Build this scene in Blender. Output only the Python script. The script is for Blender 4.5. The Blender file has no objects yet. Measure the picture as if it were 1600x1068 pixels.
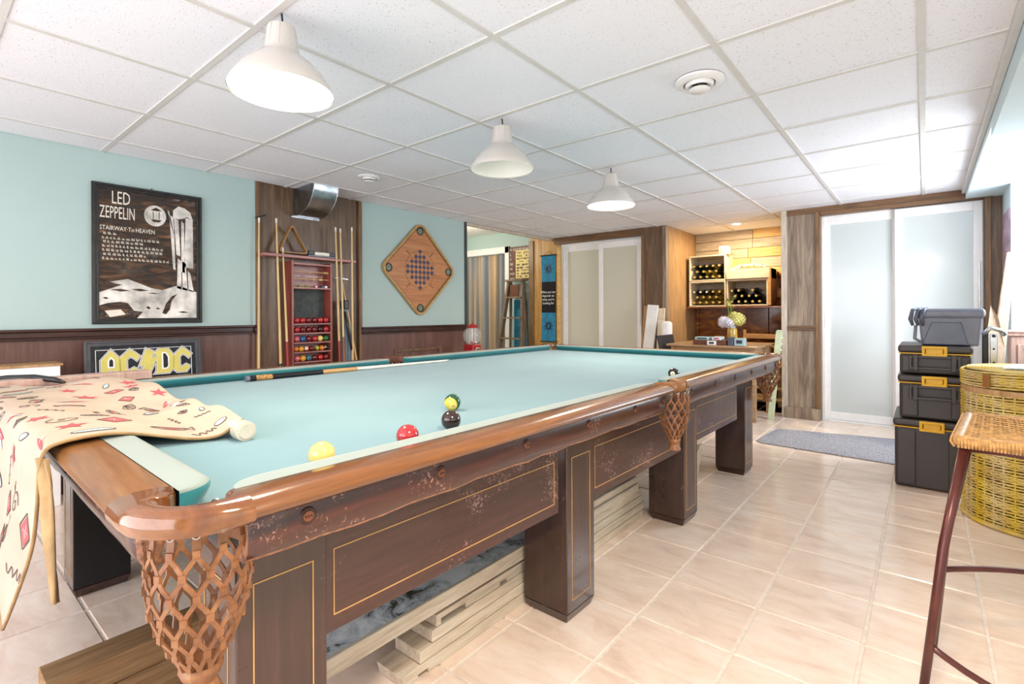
import bpy, bmesh, math, random
from mathutils import Vector, Matrix
random.seed(7)
PI = math.pi
# ------------------------------------------------------------------ camera
scn = bpy.context.scene
COL = scn.collection
YAW, ROLL, CAMH, FPX, CYP = .687, -.0045, 1.08, 787.0, 489.0
c_, s_ = math.cos(YAW), math.sin(YAW)
F0 = Vector((-s_, c_, 0)); R0 = Vector((c_, s_, 0)); U0 = Vector((0, 0, 1))
R1 = R0 * math.cos(ROLL) + U0 * math.sin(ROLL)
U1 = -R0 * math.sin(ROLL) + U0 * math.cos(ROLL)
cd = bpy.data.cameras.new('camera'); cam = bpy.data.objects.new('camera', cd); COL.objects.link(cam)
cam.matrix_world = Matrix(((R1.x, U1.x, -F0.x, 0), (R1.y, U1.y, -F0.y, 0), (R1.z, U1.z, -F0.z, CAMH), (0, 0, 0, 1)))
cd.sensor_width = 36; cd.lens = FPX / 1600 * 36
cd.shift_y = (CYP - 534) / 1600.0
cd.clip_start = .05
scn.camera = cam
# ------------------------------------------------------------------ world, lights, exposure
scn.view_settings.view_transform = 'Standard'; scn.view_settings.look = 'None'
scn.view_settings.gamma = 1; scn.view_settings.use_curve_mapping = False
scn.view_settings.exposure = 0.1
w = bpy.data.worlds.new('sky'); scn.world = w; w.use_nodes = True
w.node_tree.nodes['Background'].inputs[0].default_value = (.80, .90, 1, 1)
w.node_tree.nodes['Background'].inputs[1].default_value = 1.3

def area(name, loc, rot, sx, sy, power, color):
    l = bpy.data.lights.new(name, 'AREA'); l.shape = 'RECTANGLE'; l.size = sx; l.size_y = sy
    l.energy = power; l.color = color
    o = bpy.data.objects.new(name, l); o.location = loc; o.rotation_euler = rot; COL.objects.link(o); return o
def point(name, loc, power, color, r=.03):
    l = bpy.data.lights.new(name, 'POINT'); l.energy = power; l.color = color; l.shadow_soft_size = r
    o = bpy.data.objects.new(name, l); o.location = loc; COL.objects.link(o); return o
# daylight entering through the glazed doors behind the camera and the window in the right wall
area('daylight_patio', (-1.6, -1.75, 1.05), (math.radians(90), 0, 0), 3.6, 1.95, 80, (1, .95, .98))
area('daylight_window', (.86, 4.6, 1.5), (0, math.radians(82), 0), .9, 1.3, 56, (.88, .93, 1))

# a further warm ceiling lamp over the seating side, right of the camera
l4 = area('right_ceiling_lamp', (.02, .55, 1.93), (0, 0, 0), .3, .3, 36, (1, .84, .66)); l4.data.shape = 'DISK'
# unseen fill light added to brighten the side room and its curtain
point('side_room_fill', (-5.3, 4.8, 2.1), 30, (1, .86, .7), .08)

# ------------------------------------------------------------------ materials
def lin(h):
    h = h.lstrip('#'); v = [int(h[i:i + 2], 16) / 255 for i in (0, 2, 4)]
    return tuple([(x / 12.92 if x <= .04045 else ((x + .055) / 1.055) ** 2.4) for x in v] + [1])
class NT:
    def __init__(s, name, rough=.5, metal=0, spec=.5):
        s.m = bpy.data.materials.new(name); s.m.use_nodes = True; s.t = s.m.node_tree
        s.b = s.t.nodes['Principled BSDF']
        s.b.inputs['Roughness'].default_value = rough; s.b.inputs['Metallic'].default_value = metal
        s.b.inputs['Specular IOR Level'].default_value = spec
    def n(s, typ, **kw):
        x = s.t.nodes.new(typ)
        for k, v in kw.items():
            if k.startswith('_'): setattr(x, k[1:], v)
            else: x.inputs[k.replace('__', ' ')].default_value = v
        return x
    def l(s, a, b): s.t.links.new(a, b)
    def coord(s, scale=(1, 1, 1), world=False, rnd=False):
        if world: g = s.n('ShaderNodeNewGeometry').outputs['Position']
        else: g = s.n('ShaderNodeTexCoord').outputs['Object']
        if rnd:
            oi = s.n('ShaderNodeObjectInfo'); mu = s.n('ShaderNodeVectorMath', _operation='MULTIPLY')
            cb = s.n('ShaderNodeCombineXYZ')
            for i in range(3): s.l(oi.outputs['Random'], cb.inputs[i])
            s.l(cb.outputs[0], mu.inputs[0]); mu.inputs[1].default_value = (37, 91, 53)
            ad = s.n('ShaderNodeVectorMath', _operation='ADD'); s.l(g, ad.inputs[0]); s.l(mu.outputs[0], ad.inputs[1]); g = ad.outputs[0]
        mp = s.n('ShaderNodeMapping'); s.l(g, mp.inputs[0]); mp.inputs['Scale'].default_value = scale
        return mp.outputs[0]
    def noise(s, vec, scale=5, detail=4, rough=.55, dist=0):
        x = s.n('ShaderNodeTexNoise', Scale=scale, Detail=detail, Roughness=rough, Distortion=dist); s.l(vec, x.inputs['Vector']); return x.outputs['Fac']
    def ramp(s, fac, stops):
        r = s.n('ShaderNodeValToRGB'); e = r.color_ramp.elements
        while len(e) < len(stops): e.new(.5)
        for i, (p, c) in enumerate(stops): e[i].position = p; e[i].color = lin(c) if isinstance(c, str) else c
        s.l(fac, r.inputs[0]); return r.outputs[0]
    def mix(s, fac, a, b, mode='MIX'):
        m = s.n('ShaderNodeMix', _data_type='RGBA', _blend_type=mode)
        for src, idx in ((fac, 0), (a, 6), (b, 7)):
            if hasattr(src, 'is_output'): s.l(src, m.inputs[idx])
            elif idx == 0: m.inputs[0].default_value = src
            else: m.inputs[idx].default_value = lin(src) if isinstance(src, str) else src
        return m.outputs[2]
    def col(s, c):
        if hasattr(c, 'is_output'): s.l(c, s.b.inputs['Base Color'])
        else: s.b.inputs['Base Color'].default_value = lin(c)
    def bump(s, h, strength=.3, dist=.01):
        b = s.n('ShaderNodeBump', Strength=strength, Distance=dist); s.l(h, b.inputs['Height']); s.l(b.outputs[0], s.b.inputs['Normal'])
def flat(name, c, rough=.5, metal=0, spec=.5, var=.06, nscale=14, bump=0, coat=0):
    t = NT(name, rough, metal, spec); v = t.coord()
    nz = t.noise(v, nscale, 3)
    L = lin(c); d = tuple(max(0, x * (1 - var * 2.2)) for x in L[:3]) + (1,); u = tuple(min(1, x * (1 + var * 1.5)) for x in L[:3]) + (1,)
    t.col(t.ramp(nz, [(.3, d), (.7, u)]))
    if bump: t.bump(nz, bump)
    if coat: t.b.inputs['Coat Weight'].default_value = coat
    return t.m
def wood(name, dark, mid, light, axis=1, scale=1.0, rough=.35, rnd=True, scratches=None, coat=0, contrast=(.22, .5, .82), scr=(.335, .365), coat_ior=1.5):
    t = NT(name, rough)
    sc = [14 * scale] * 3; sc[axis] = 1.1 * scale
    v = t.coord(tuple(sc), rnd=rnd)
    n1 = t.noise(v, 2.2, 6, .6, 1.2)
    n2 = t.noise(v, 9, 3, .6)
    c = t.ramp(n1, [(contrast[0], dark), (contrast[1], mid), (contrast[2], light)])
    c = t.mix(.18, c, t.ramp(n2, [(.3, '000000'), (.7, 'ffffff')]), 'OVERLAY')
    if scratches:
        v2 = t.coord((1, 1, 1))
        s1 = t.noise(v2, 105, 5, .75, .8); s2 = t.noise(v2, 4, 4, .6)
        mu = t.n('ShaderNodeMath', _operation='MULTIPLY'); t.l(s1, mu.inputs[0]); t.l(s2, mu.inputs[1])
        f = t.ramp(mu.outputs[0], [(scr[0], '000000'), (scr[1], 'ffffff')])
        c = t.mix(f, c, scratches)
        vs_ = t.coord((1, 9, 40)); vs_.node.inputs['Rotation'].default_value = (.6, .2, .3)
        s3 = t.noise(vs_, 9, 2, .5); mu3 = t.n('ShaderNodeMath', _operation='MULTIPLY'); t.l(s3, mu3.inputs[0]); t.l(s2, mu3.inputs[1])
        c = t.mix(t.ramp(mu3.outputs[0], [(scr[0] + .045, '000000'), (scr[1] + .05, '999999')]), c, scratches)
        t.l(t.ramp(s2, [(.3, (rough * .8,) * 3 + (1,)), (.7, (rough * 1.5,) * 3 + (1,))]), t.b.inputs['Roughness'])
    t.col(c); t.bump(n1, .12, .004)
    if coat: t.b.inputs['Coat Weight'].default_value = coat; t.b.inputs['Coat Roughness'].default_value = .12; t.b.inputs['Coat IOR'].default_value = coat_ior
    return t.m
def emis(name, c, s):
    t = NT(name); t.col(c); t.b.inputs['Emission Color'].default_value = lin(c); t.b.inputs['Emission Strength'].default_value = s; return t.m
def glass(name, c='ffffff', rough=.05, alpha_mix=None):
    t = NT(name, rough); t.col(c); t.b.inputs['Transmission Weight'].default_value = 1; t.b.inputs['IOR'].default_value = 1.3; return t.m

MT = {}
def mk_wall(name, c):
    t = NT(name, .75); v = t.coord((1, 1, 1), world=True)
    n = t.noise(v, 1.5, 3); f = t.noise(v, 120, 2)
    L = lin(c); a = tuple(x * .95 for x in L[:3]) + (1,)
    t.col(t.ramp(n, [(.3, a), (.7, L)])); t.bump(f, .08, .003); return t.m
MT['aqua'] = mk_wall('aqua_paint', 'b2c8c5')
MT['white_paint'] = mk_wall('white_paint', 'ecebe8')
MT['blue_paint'] = mk_wall('pale_blue_paint', 'd3e4ea')
# floor tile
t = NT('beige_floor_tile', .4); v = t.coord((1, 1, 1), rnd=True); v2 = t.coord((1, 2.6, 1), rnd=True)
n1 = t.noise(v2, 4.0, 7, .66, .5); n2 = t.noise(v, 30, 4)
c = t.ramp(n1, [(.25, 'd6bba8'), (.46, 'ebd4c2'), (.6, 'f2dfd0'), (.78, 'f8ebe0')])
oi = t.n('ShaderNodeObjectInfo'); c = t.mix(t.ramp(oi.outputs['Random'], [(0, '000000'), (1, '555555')]), c, 'e6d0c0')
t.col(c); t.bump(n1, .1, .004); t.l(t.ramp(n2, [(.3, '5a5a5a'), (.8, '8a8a8a')]), t.b.inputs['Roughness']); MT['tile'] = t.m
MT['grout'] = flat('cream_grout', 'e6d9cc', .85, bump=.2, nscale=60)
# ceiling tile
t = NT('acoustic_tile', .9); v = t.coord((1, 1, 1), rnd=True)
n1 = t.noise(v, 150, 2, .5); n2 = t.noise(v, 60, 3, .6, 1)
f = t.ramp(n1, [(.655, 'f0f1f8'), (.70, 'b5aea4')])
f = t.mix(t.ramp(n2, [(.35, '888888'), (.65, '000000')]), f, 'f0f1f8')
t.col(f); t.bump(n1, .25, .003); MT['ctile'] = t.m
MT['tee'] = flat('white_metal_grid', 'd9d7d4', .45, var=.02)
MT['white_gloss'] = flat('white_enamel', 'f1efee', .3, var=.02)
MT['walnut'] = wood('walnut_panel', '4e3a28', '6b523c', '8a7058', 2, .9, .38)
MT['walnut_dark'] = wood('dark_walnut_wainscot', '573d37', '6b4b43', '7c5b50', 2, .5, .33, coat=.25)
MT['rail_dark'] = wood('dark_chair_rail', '24130e', '3a2019', '553228', 1, 1, .28)
MT['grey_panel'] = wood('greyed_wood_panel', '6e5c4d', '8d7a68', 'a8967f', 2, .5, .45, contrast=(.35, .5, .66))
MT['trim_brown'] = wood('brown_trim', '553c26', '7a5a3c', '96764f', 2, 1, .4)
MT['trim_brown_h'] = wood('brown_trim_flat', '4e3521', '705034', '8c6b48', 0, 1, .4)
MT['trim_light'] = wood('pale_trim', 'b0a08e', 'c8bbab', 'd8ccbe', 2, 1, .4)
MT['panel_tan'] = wood('tan_wood_panel', '8f6a43', 'b08a5e', 'c9a67c', 2, .5, .45)
MT['panel_gold'] = wood('golden_wood_panel', '8a5f2a', 'b98a48', 'd3a862', 2, .6, .4)
MT['rail_wood'] = wood('polished_rail_wood', '623616', '774820', '8c5b2e', 1, .7, .22, coat=.6)
MT['rail_wood_x'] = wood('polished_rail_wood_end', '6e4322', '86592f', '9c6f42', 0, .7, .34, coat=.2)
MT['casting'] = wood('polished_corner_wood', '5e3212', '74431b', '875324', 0, .5, .12, coat=.9)
MT['frieze'] = wood('scratched_frieze_wood', '250e08', '3f190f', '5a2616', 1, 1, .3, scratches='b28b7a', coat=.5, coat_ior=1.5, scr=(.336, .362))
MT['cab'] = wood('mahogany_cabinet', '2e150f', '401f17', '522d22', 1, .6, .3, scratches='a5847c', coat=.5, coat_ior=1.55, scr=(.348, .372))
MT['cab_leg'] = wood('mahogany_leg', '2b1913', '3a221b', '4a2f27', 2, .6, .3, scratches='80655c', coat=.5, coat_ior=1.55, scr=(.362, .39))
MT['inlay'] = flat('brass_inlay', 'c99a5c', .4)
MT['raw_edge'] = flat('chipped_pale_edge', 'a8795c', .7, var=.3, nscale=80)
MT['lumber'] = wood('raw_lumber', 'b3a18c', 'd0c0aa', 'e4d8c6', 1, 1, .75)
MT['lumber_dark'] = wood('weathered_lumber', '6b4d30', '8e6c48', 'a98a62', 1, 1, .75)
t = NT('mouldy_painted_board', .6); v = t.coord((1, 1, 1)); n = t.noise(v, 14, 6, .7, 1); n2 = t.noise(v, 3, 3)
mu = t.n('ShaderNodeMath', _operation='MULTIPLY'); t.l(n, mu.inputs[0]); t.l(n2, mu.inputs[1])
t.col(t.ramp(mu.outputs[0], [(.22, 'eef0f2'), (.31, 'b9bdc2'), (.36, '4a443e')])); MT['mould'] = t.m
def cloth_mat(name, c1, c2):
    t = NT(name, .95, spec=.1); v = t.coord((1, 1, 1)); n = t.noise(v, 2.2, 4); f = t.noise(v, 300, 2)
    cc = t.ramp(n, [(.3, c1), (.7, c2)]); t.col(cc); t.bump(f, .15, .002)
    t.b.inputs['Sheen Weight'].default_value = .3; t.b.inputs['Sheen Roughness'].default_value = .45
    return t.m
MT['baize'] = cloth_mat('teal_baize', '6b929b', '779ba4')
MT['baize_top'] = cloth_mat('cushion_top_baize', '84928c', '909e98')  # same cloth in a paler tone along the cushion tops
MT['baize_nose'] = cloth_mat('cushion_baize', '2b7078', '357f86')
# leather
t = NT('tan_leather', .45); v = t.coord((1, 1, 1)); n = t.noise(v, 25, 5, .6)
t.col(t.ramp(n, [(.3, '6e4326'), (.5, '8a5a37'), (.7, '9d7049')])); t.bump(n, .25, .004); MT['leather'] = t.m
MT['leather_dark'] = flat('dark_leather', '6b3a22', .5, var=.2, nscale=30)
MT['black'] = flat('black_plastic', '17181a', .35, var=.1)
MT['box_plastic'] = flat('charcoal_toolbox_plastic', '38312f', .42, var=.08, nscale=4)
MT['yellow'] = flat('yellow_plastic', 'dba91c', .4)
MT['grey_tub'] = flat('grey_plastic', '6d7180', .35)
MT['grey_tub_dark'] = flat('grey_plastic_panel', '525768', .3)
MT['chrome'] = flat('bright_metal', 'c9ccd0', .25, 1)
t = NT('galvanised_duct', .28, 1); v = t.coord((3, 3, 3)); n = t.noise(v, 2, 4, .6, 1); t.col(t.ramp(n, [(.3, '7e858a'), (.7, 'b9bec2')])); MT['duct'] = t.m
t = NT('frosted_glass', .12, spec=.5); t.col('c9d0cf'); MT['frost'] = t.m
t = NT('frosted_glass_warm', .2, spec=.5); t.col('cfcbbb'); MT['frost_warm'] = t.m
MT['redwood'] = wood('reddish_rack_wood', '6b2e26', '8e453a', 'a65f55', 2, 1, .35)
MT['redwood_h'] = wood('reddish_rack_shelf', '86504a', 'a36a64', 'b98782', 1, 1, .35)
t = NT('chalkboard_slate', .7); v = t.coord((1, 1, 1)); n = t.noise(v, 12, 5, .7, 1); t.col(t.ramp(n, [(.3, '353b3b'), (.7, '59615f')])); MT['slate'] = t.m
MT['cue_pale'] = wood('maple_cue', 'c09a5e', 'd8b87e', 'e6cd9c', 2, .6, .3)
MT['cue_pale_y'] = wood('maple_shaft', 'b98850', 'cfa26a', 'dcb584', 1, .6, .3)
MT['cue_tip'] = flat('white_ferrule', 'efebe0', .4)
MT['cue_blue'] = flat('dark_blue_butt', '26304a', .35)
MT['cue_red'] = flat('red_butt', '9c3130', .35)
MT['cork'] = flat('cork_wrap', 'b98a50', .7, var=.3, nscale=120)
MT['cue_brown'] = wood('brown_butt', '6e3f20', '8e572e', 'a87043', 2, .6, .3)
MT['triangle'] = wood('triangle_wood', '6e4a26', '8f6636', 'ab8350', 2, 1, .35)
MT['board'] = wood('game_board_wood', 'a1673f', 'b87b50', 'c68e64', 1, .4, .35)
MT['board_rim'] = wood('game_board_rim', '9b7442', 'b98f58', 'cca873', 1, 1, .35)
MT['frame_black'] = flat('black_picture_frame', '23211f', .3, var=.25, nscale=20, coat=.3)
MT['frame_grey'] = flat('grey_black_frame', '4c4b50', .3, var=.15)
t = NT('poster_paper_painted_sheen', .14, spec=.6); v = t.coord((.6, .9, 3.4)); n = t.noise(v, 4.2, 5, .6, 1.8)
t.col(t.ramp(n, [(.25, '17110d'), (.48, '342216'), (.62, '5e3f26'), (.74, '9a7048')])); t.bump(n, .8, .02); MT['poster_brown'] = t.m  # brown streaks put wavy reflections into the sheet's colour
MT['poster_black'] = flat('glossy_black_poster', '22222a', .2, var=.3, nscale=8, bump=.4)
MT['ink_cream'] = flat('cream_ink', 'e9e2d3', .4, var=.03)
MT['cap_cream'] = flat('cream_plastic_cap', 'd2c8b6', .4)
MT['ink_snow'] = flat('snowy_ink', 'ddd8d0', .4, var=.25, nscale=9)
MT['ink_black'] = flat('black_ink', '14110f', .5)
MT['ink_yellow'] = flat('yellow_ink', 'd6cb68', .4, var=.04)
MT['ink_white'] = flat('white_ink', 'f4f3ee', .6, var=.02)
MT['ink_navy'] = flat('navy_ink', '39415a', .5)
MT['ink_red'] = flat('red_ink', 'c9545a', .8)
MT['ink_aqua'] = flat('aqua_ink', 'a9c6c8', .8)
MT['ink_grey'] = flat('grey_line_ink', '5d4f4c', .8)
# curtain
t = NT('curtain_painted_folds', .9, spec=.1); v = t.coord((9, 0, .12)); n = t.noise(v, 2.0, 2, .5); t.col(t.ramp(n, [(.40, '8a93a0'), (.52, 'b3a595'), (.62, 'd4bb9b')])); MT['curtain'] = t.m  # beige fold highlights and grey-blue fold shadows painted into the colour
MT['banner_blue'] = flat('blue_banner_cloth', '2f7fa3', .9, var=.12, nscale=20)
MT['banner_black'] = flat('black_banner_cloth', '150f14', .9)
MT['sign_brown'] = flat('brown_sign', '5a2a1c', .5)
MT['sign_cream'] = flat('cream_paper_sign', 'e3cf8c', .7)
MT['ladder'] = wood('old_ladder_wood', '5a4634', '7c6650', '9a866e', 2, 1, .6)
MT['mat'] = flat('grey_rug', '9c9ca4', .95, var=.25, nscale=90, bump=.4)
t = NT('yellow_wicker', .55); v = t.coord((1, 1, 1)); n = t.noise(v, 9, 4); v3 = t.coord((3.3, 3.3, .15)); n3 = t.noise(v3, 3, 2)
t.col(t.mix(t.ramp(n3, [(.42, '000000'), (.56, 'ffffff')]), t.ramp(n, [(.3, 'b59a5e'), (.7, 'd9c48c')]), t.ramp(n, [(.3, 'b8941c'), (.7, 'dcc03c')]))); MT['wicker'] = t.m
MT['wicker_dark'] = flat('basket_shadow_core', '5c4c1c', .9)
MT['cane'] = flat('tan_cane', 'c0945c', .5, var=.2, nscale=60)
MT['cane_dark'] = flat('seat_underweave', '6e4a28', .8)
MT['stool_metal'] = flat('oxide_red_metal', '572a25', .3, .2, var=.12)
MT['strap_brown'] = flat('brown_strap', '8a5a2c', .5)
MT['news'] = flat('printed_magazine_cover', 'c9ccd0', .4, var=.3, nscale=30)
MT['kraft'] = flat('kraft_paper', 'c2ab94', .7, var=.12)
MT['plank_grey'] = wood('grey_pallet_wood', '8d7a64', 'b3a189', 'cbbba3', 0, .8, .6)
MT['plank_gold'] = wood('gold_pallet_wood', 'b58747', 'd2a866', 'e3c188', 0, .8, .6)
MT['crate'] = wood('pale_crate_wood', 'c9b494', 'ddccb0', 'ebdfc8', 0, 1, .6)
MT['bottle_green'] = flat('dark_green_glass', '24301a', .08, spec=.8)
MT['bottle_dark'] = flat('black_glass', '120f12', .06, spec=.8)
MT['bottle_clear'] = flat('clear_gold_glass', 'a88a3a', .08, spec=.8)
MT['foil_gold'] = flat('gold_foil', 'cdb26a', .35, .5)
MT['foil_white'] = flat('silver_foil', 'dcdcd6', .3, .4)
t = NT('brown_slab_panel', .12); v = t.coord((1.5, 1, 4)); n = t.noise(v, 2.5, 5, .6, .8); t.col(t.ramp(n, [(.3, '4a2410'), (.52, '7d451c'), (.7, 'b57d34')])); MT['slab'] = t.m
MT['pine'] = wood('pine_furniture', 'b37f3d', 'cf9c56', 'e0b477', 0, 1, .4)
MT['pale_green'] = flat('pale_green_paint', 'cdd8b4', .6)
MT['table_wood'] = wood('side_table_wood', '8a6a4c', 'ac8a68', 'c4a585', 0, 1, .3)
MT['pinkish'] = wood('pinkish_cabinet_wood', '9d7f74', 'b99a8d', 'cdb3a6', 2, .6, .4)
MT['petal_white'] = flat('white_petals', 'e4e2ee', .7, var=.1)
MT['petal_yellow'] = flat('yellow_petals', 'e4df86', .7, var=.15)
MT['leaf'] = flat('leaf_green', '7f9a32', .6, var=.2)
t = NT('clear_globe_glass', .03); t.col('ffffff'); t.b.inputs['Alpha'].default_value = .2; t.b.inputs['Coat Weight'].default_value = 1; MT['globe'] = t.m
MT['red_enamel'] = flat('red_enamel', 'b3242a', .25, coat=.5)
# draped towel fabric
t = NT('cream_towel_fabric', .92, spec=.1); v = t.coord((1, 1, 1)); n = t.noise(v, 6, 3); f = t.noise(v, 220, 2)
t.col(t.ramp(n, [(.3, 'b0a08f'), (.7, 'beaf9e')])); t.bump(f, .2, .003); MT['towel'] = t.m
MT['towel_back'] = flat('towel_underside', 'a98a60', .95, var=.15)
MT['skirting'] = wood('skirting_wood', '3a241a', '553629', '6b4838', 1, 1, .4)
t = NT('lamp_inner', .5); t.col('fffaf0'); MT['shade_in'] = t.m
MT['lit'] = emis('lit_lamp_diffuser', 'fff6e8', 6)
MT['bulb'] = emis('lit_bulb', 'ffe2b0', 30)
t = NT('pearl_enamel_shade', .22); t.col('d3cdc6'); t.b.inputs['Coat Weight'].default_value = .6; MT['shade'] = t.m

# ------------------------------------------------------------------ mesh builder
class M:
    def __init__(s): s.v = []; s.f = []; s.mi = []; s.cur = 0
    def add(s, vs, fs, mi=None):
        b = len(s.v); s.v += [tuple(x) for x in vs]
        for f in fs: s.f.append(tuple(i + b for i in f)); s.mi.append(s.cur if mi is None else mi)
        return s
    def box(s, x0, x1, y0, y1, z0, z1, mi=None):
        vs = [(x, y, z) for z in (z0, z1) for y in (y0, y1) for x in (x0, x1)]
        return s.add(vs, [(0, 2, 3, 1), (4, 5, 7, 6), (0, 1, 5, 4), (2, 6, 7, 3), (0, 4, 6, 2), (1, 3, 7, 5)], mi)
    def bar(s, p, q, w, h, up=(0, 0, 1), mi=None, w2=None, h2=None):
        p, q = Vector(p), Vector(q); d = (q - p).normalized(); u = Vector(up)
        a = d.cross(u)
        if a.length < 1e-4: a = d.cross(Vector((1, 0, 0)))
        a.normalize(); b = a.cross(d).normalized(); w2 = w if w2 is None else w2; h2 = h if h2 is None else h2
        vs = [p + a * i * w / 2 + b * j * h / 2 for i, j in ((-1, -1), (1, -1), (1, 1), (-1, 1))] + [q + a * i * w2 / 2 + b * j * h2 / 2 for i, j in ((-1, -1), (1, -1), (1, 1), (-1, 1))]
        return s.add(vs, [(3, 2, 1, 0), (4, 5, 6, 7), (0, 1, 5, 4), (1, 2, 6, 5), (2, 3, 7, 6), (3, 0, 4, 7)], mi)
    def tube(s, path, r, n=8, mi=None, cap=True, closed=False):
        P = [Vector(p) for p in path]; m = len(P)
        rr = r if isinstance(r, (list, tuple)) else [r] * m
        ref = None; rings = []
        for i in range(m):
            if closed: d = P[(i + 1) % m] - P[i - 1]
            else: d = P[min(i + 1, m - 1)] - P[max(i - 1, 0)]
            d.normalize()
            if ref is None:
                ref = Vector((0, 0, 1)) if abs(d.z) < .9 else Vector((1, 0, 0))
            a = d.cross(ref).normalized(); b = a.cross(d).normalized(); ref = b
            rings.append([P[i] + (a * math.cos(2 * PI * k / n) + b * math.sin(2 * PI * k / n)) * rr[i] for k in range(n)])
        vs = [x for g in rings for x in g]; fs = []
        for i in range(m if closed else m - 1):
            j = (i + 1) % m
            for k in range(n): fs.append((i * n + k, i * n + (k + 1) % n, j * n + (k + 1) % n, j * n + k))
        if cap and not closed: fs += [tuple(range(n))[::-1], tuple((m - 1) * n + k for k in range(n))]
        return s.add(vs, fs, mi)
    def lathe(s, prof, c=(0, 0, 0), n=24, mi=None, cap=True, sx=1, sy=1):
        vs = []; fs = []
        for r, z in prof:
            for k in range(n):
                a = 2 * PI * k / n; vs.append((c[0] + r * sx * math.cos(a), c[1] + r * sy * math.sin(a), c[2] + z))
        for i in range(len(prof) - 1):
            for k in range(n): fs.append((i * n + k, i * n + (k + 1) % n, (i + 1) * n + (k + 1) % n, (i + 1) * n + k))
        if cap:
            if prof[0][0] > 1e-5: fs.append(tuple(range(n))[::-1])
            if prof[-1][0] > 1e-5: fs.append(tuple((len(prof) - 1) * n + k for k in range(n)))
        return s.add(vs, fs, mi)
    def ball(s, c, r, n=20, m=12, mi=None, sc=(1, 1, 1)):
        vs = [(c[0], c[1], c[2] - r * sc[2])]; fs = []
        for i in range(1, m):
            a = PI * i / m
            for k in range(n):
                b = 2 * PI * k / n; vs.append((c[0] + r * sc[0] * math.sin(a) * math.cos(b), c[1] + r * sc[1] * math.sin(a) * math.sin(b), c[2] - r * sc[2] * math.cos(a)))
        vs.append((c[0], c[1], c[2] + r * sc[2])); L = len(vs) - 1
        for k in range(n):
            fs.append((0, 1 + (k + 1) % n, 1 + k)); fs.append((L, L - n + k, L - n + (k + 1) % n))
        for i in range(m - 2):
            for k in range(n):
                a = 1 + i * n; fs.append((a + k, a + (k + 1) % n, a + n + (k + 1) % n, a + n + k))
        return s.add(vs, fs, mi)
    def prism(s, poly, o, ax, ay, th, mi=None):
        """polygon (2-D points) in the plane o + x*ax + y*ay, thickened by vector th"""
        o, ax, ay, th = Vector(o), Vector(ax), Vector(ay), Vector(th); n = len(poly)
        vs = [o + ax * x + ay * y for x, y in poly] + [o + ax * x + ay * y + th for x, y in poly]
        fs = [tuple(range(n))[::-1], tuple(range(n, 2 * n))] + [(i, (i + 1) % n, n + (i + 1) % n, n + i) for i in range(n)]
        return s.add(vs, fs, mi)
    def ringframe(s, outer, inner, o, ax, ay, th, mi=None):
        o, ax, ay, th = Vector(o), Vector(ax), Vector(ay), Vector(th); n = len(outer)
        P = [o + ax * x + ay * y for x, y in outer]; Q = [o + ax * x + ay * y for x, y in inner]
        vs = P + Q + [p + th for p in P] + [q + th for q in Q]; fs = []
        for i in range(n):
            j = (i + 1) % n
            fs += [(i, j, n + j, n + i), (2 * n + i, 3 * n + i, 3 * n + j, 2 * n + j), (i, 2 * n + i, 2 * n + j, j), (n + i, n + j, 3 * n + j, 3 * n + i)]
        return s.add(vs, fs, mi)
    def frame(s, w, h, t, o, ax, ay, th, mi=None):
        """rectangular frame w x h, bar width t, centred on o"""
        a = [(-w / 2, -h / 2), (w / 2, -h / 2), (w / 2, h / 2), (-w / 2, h / 2)]
        b = [(-w / 2 + t, -h / 2 + t), (w / 2 - t, -h / 2 + t), (w / 2 - t, h / 2 - t), (-w / 2 + t, h / 2 - t)]
        return s.ringframe(a, b, o, ax, ay, th, mi)
    def grid(s, pts, mi=None, wrap=False):
        """pts[i][j] -> surface"""
        a, b = len(pts), len(pts[0]); vs = [p for r in pts for p in r]; fs = []
        for i in range(a - 1):
            for j in range(b if wrap else b - 1): fs.append((i * b + j, i * b + (j + 1) % b, (i + 1) * b + (j + 1) % b, (i + 1) * b + j))
        return s.add(vs, fs, mi)
    def text(s, txt, o, ax, ay, size, th, mi=None, sx=1.0, align='LEFT', space=1.0):
        cu = bpy.data.curves.new('txt', 'FONT'); cu.body = txt; cu.size = 1; cu.align_x = align; cu.resolution_u = 2; cu.space_character = space
        ob = bpy.data.objects.new('txt', cu); COL.objects.link(ob)
        dg = bpy.context.evaluated_depsgraph_get(); me = bpy.data.meshes.new_from_object(ob.evaluated_get(dg))
        o, ax, ay, th = Vector(o), Vector(ax), Vector(ay), Vector(th)
        vs = [o + th + ax * v.co.x * size * sx + ay * v.co.y * size for v in me.vertices]
        s.add(vs, [tuple(p.vertices) for p in me.polygons], mi)
        bpy.data.objects.remove(ob); bpy.data.curves.remove(cu); bpy.data.meshes.remove(me); return s

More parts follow.
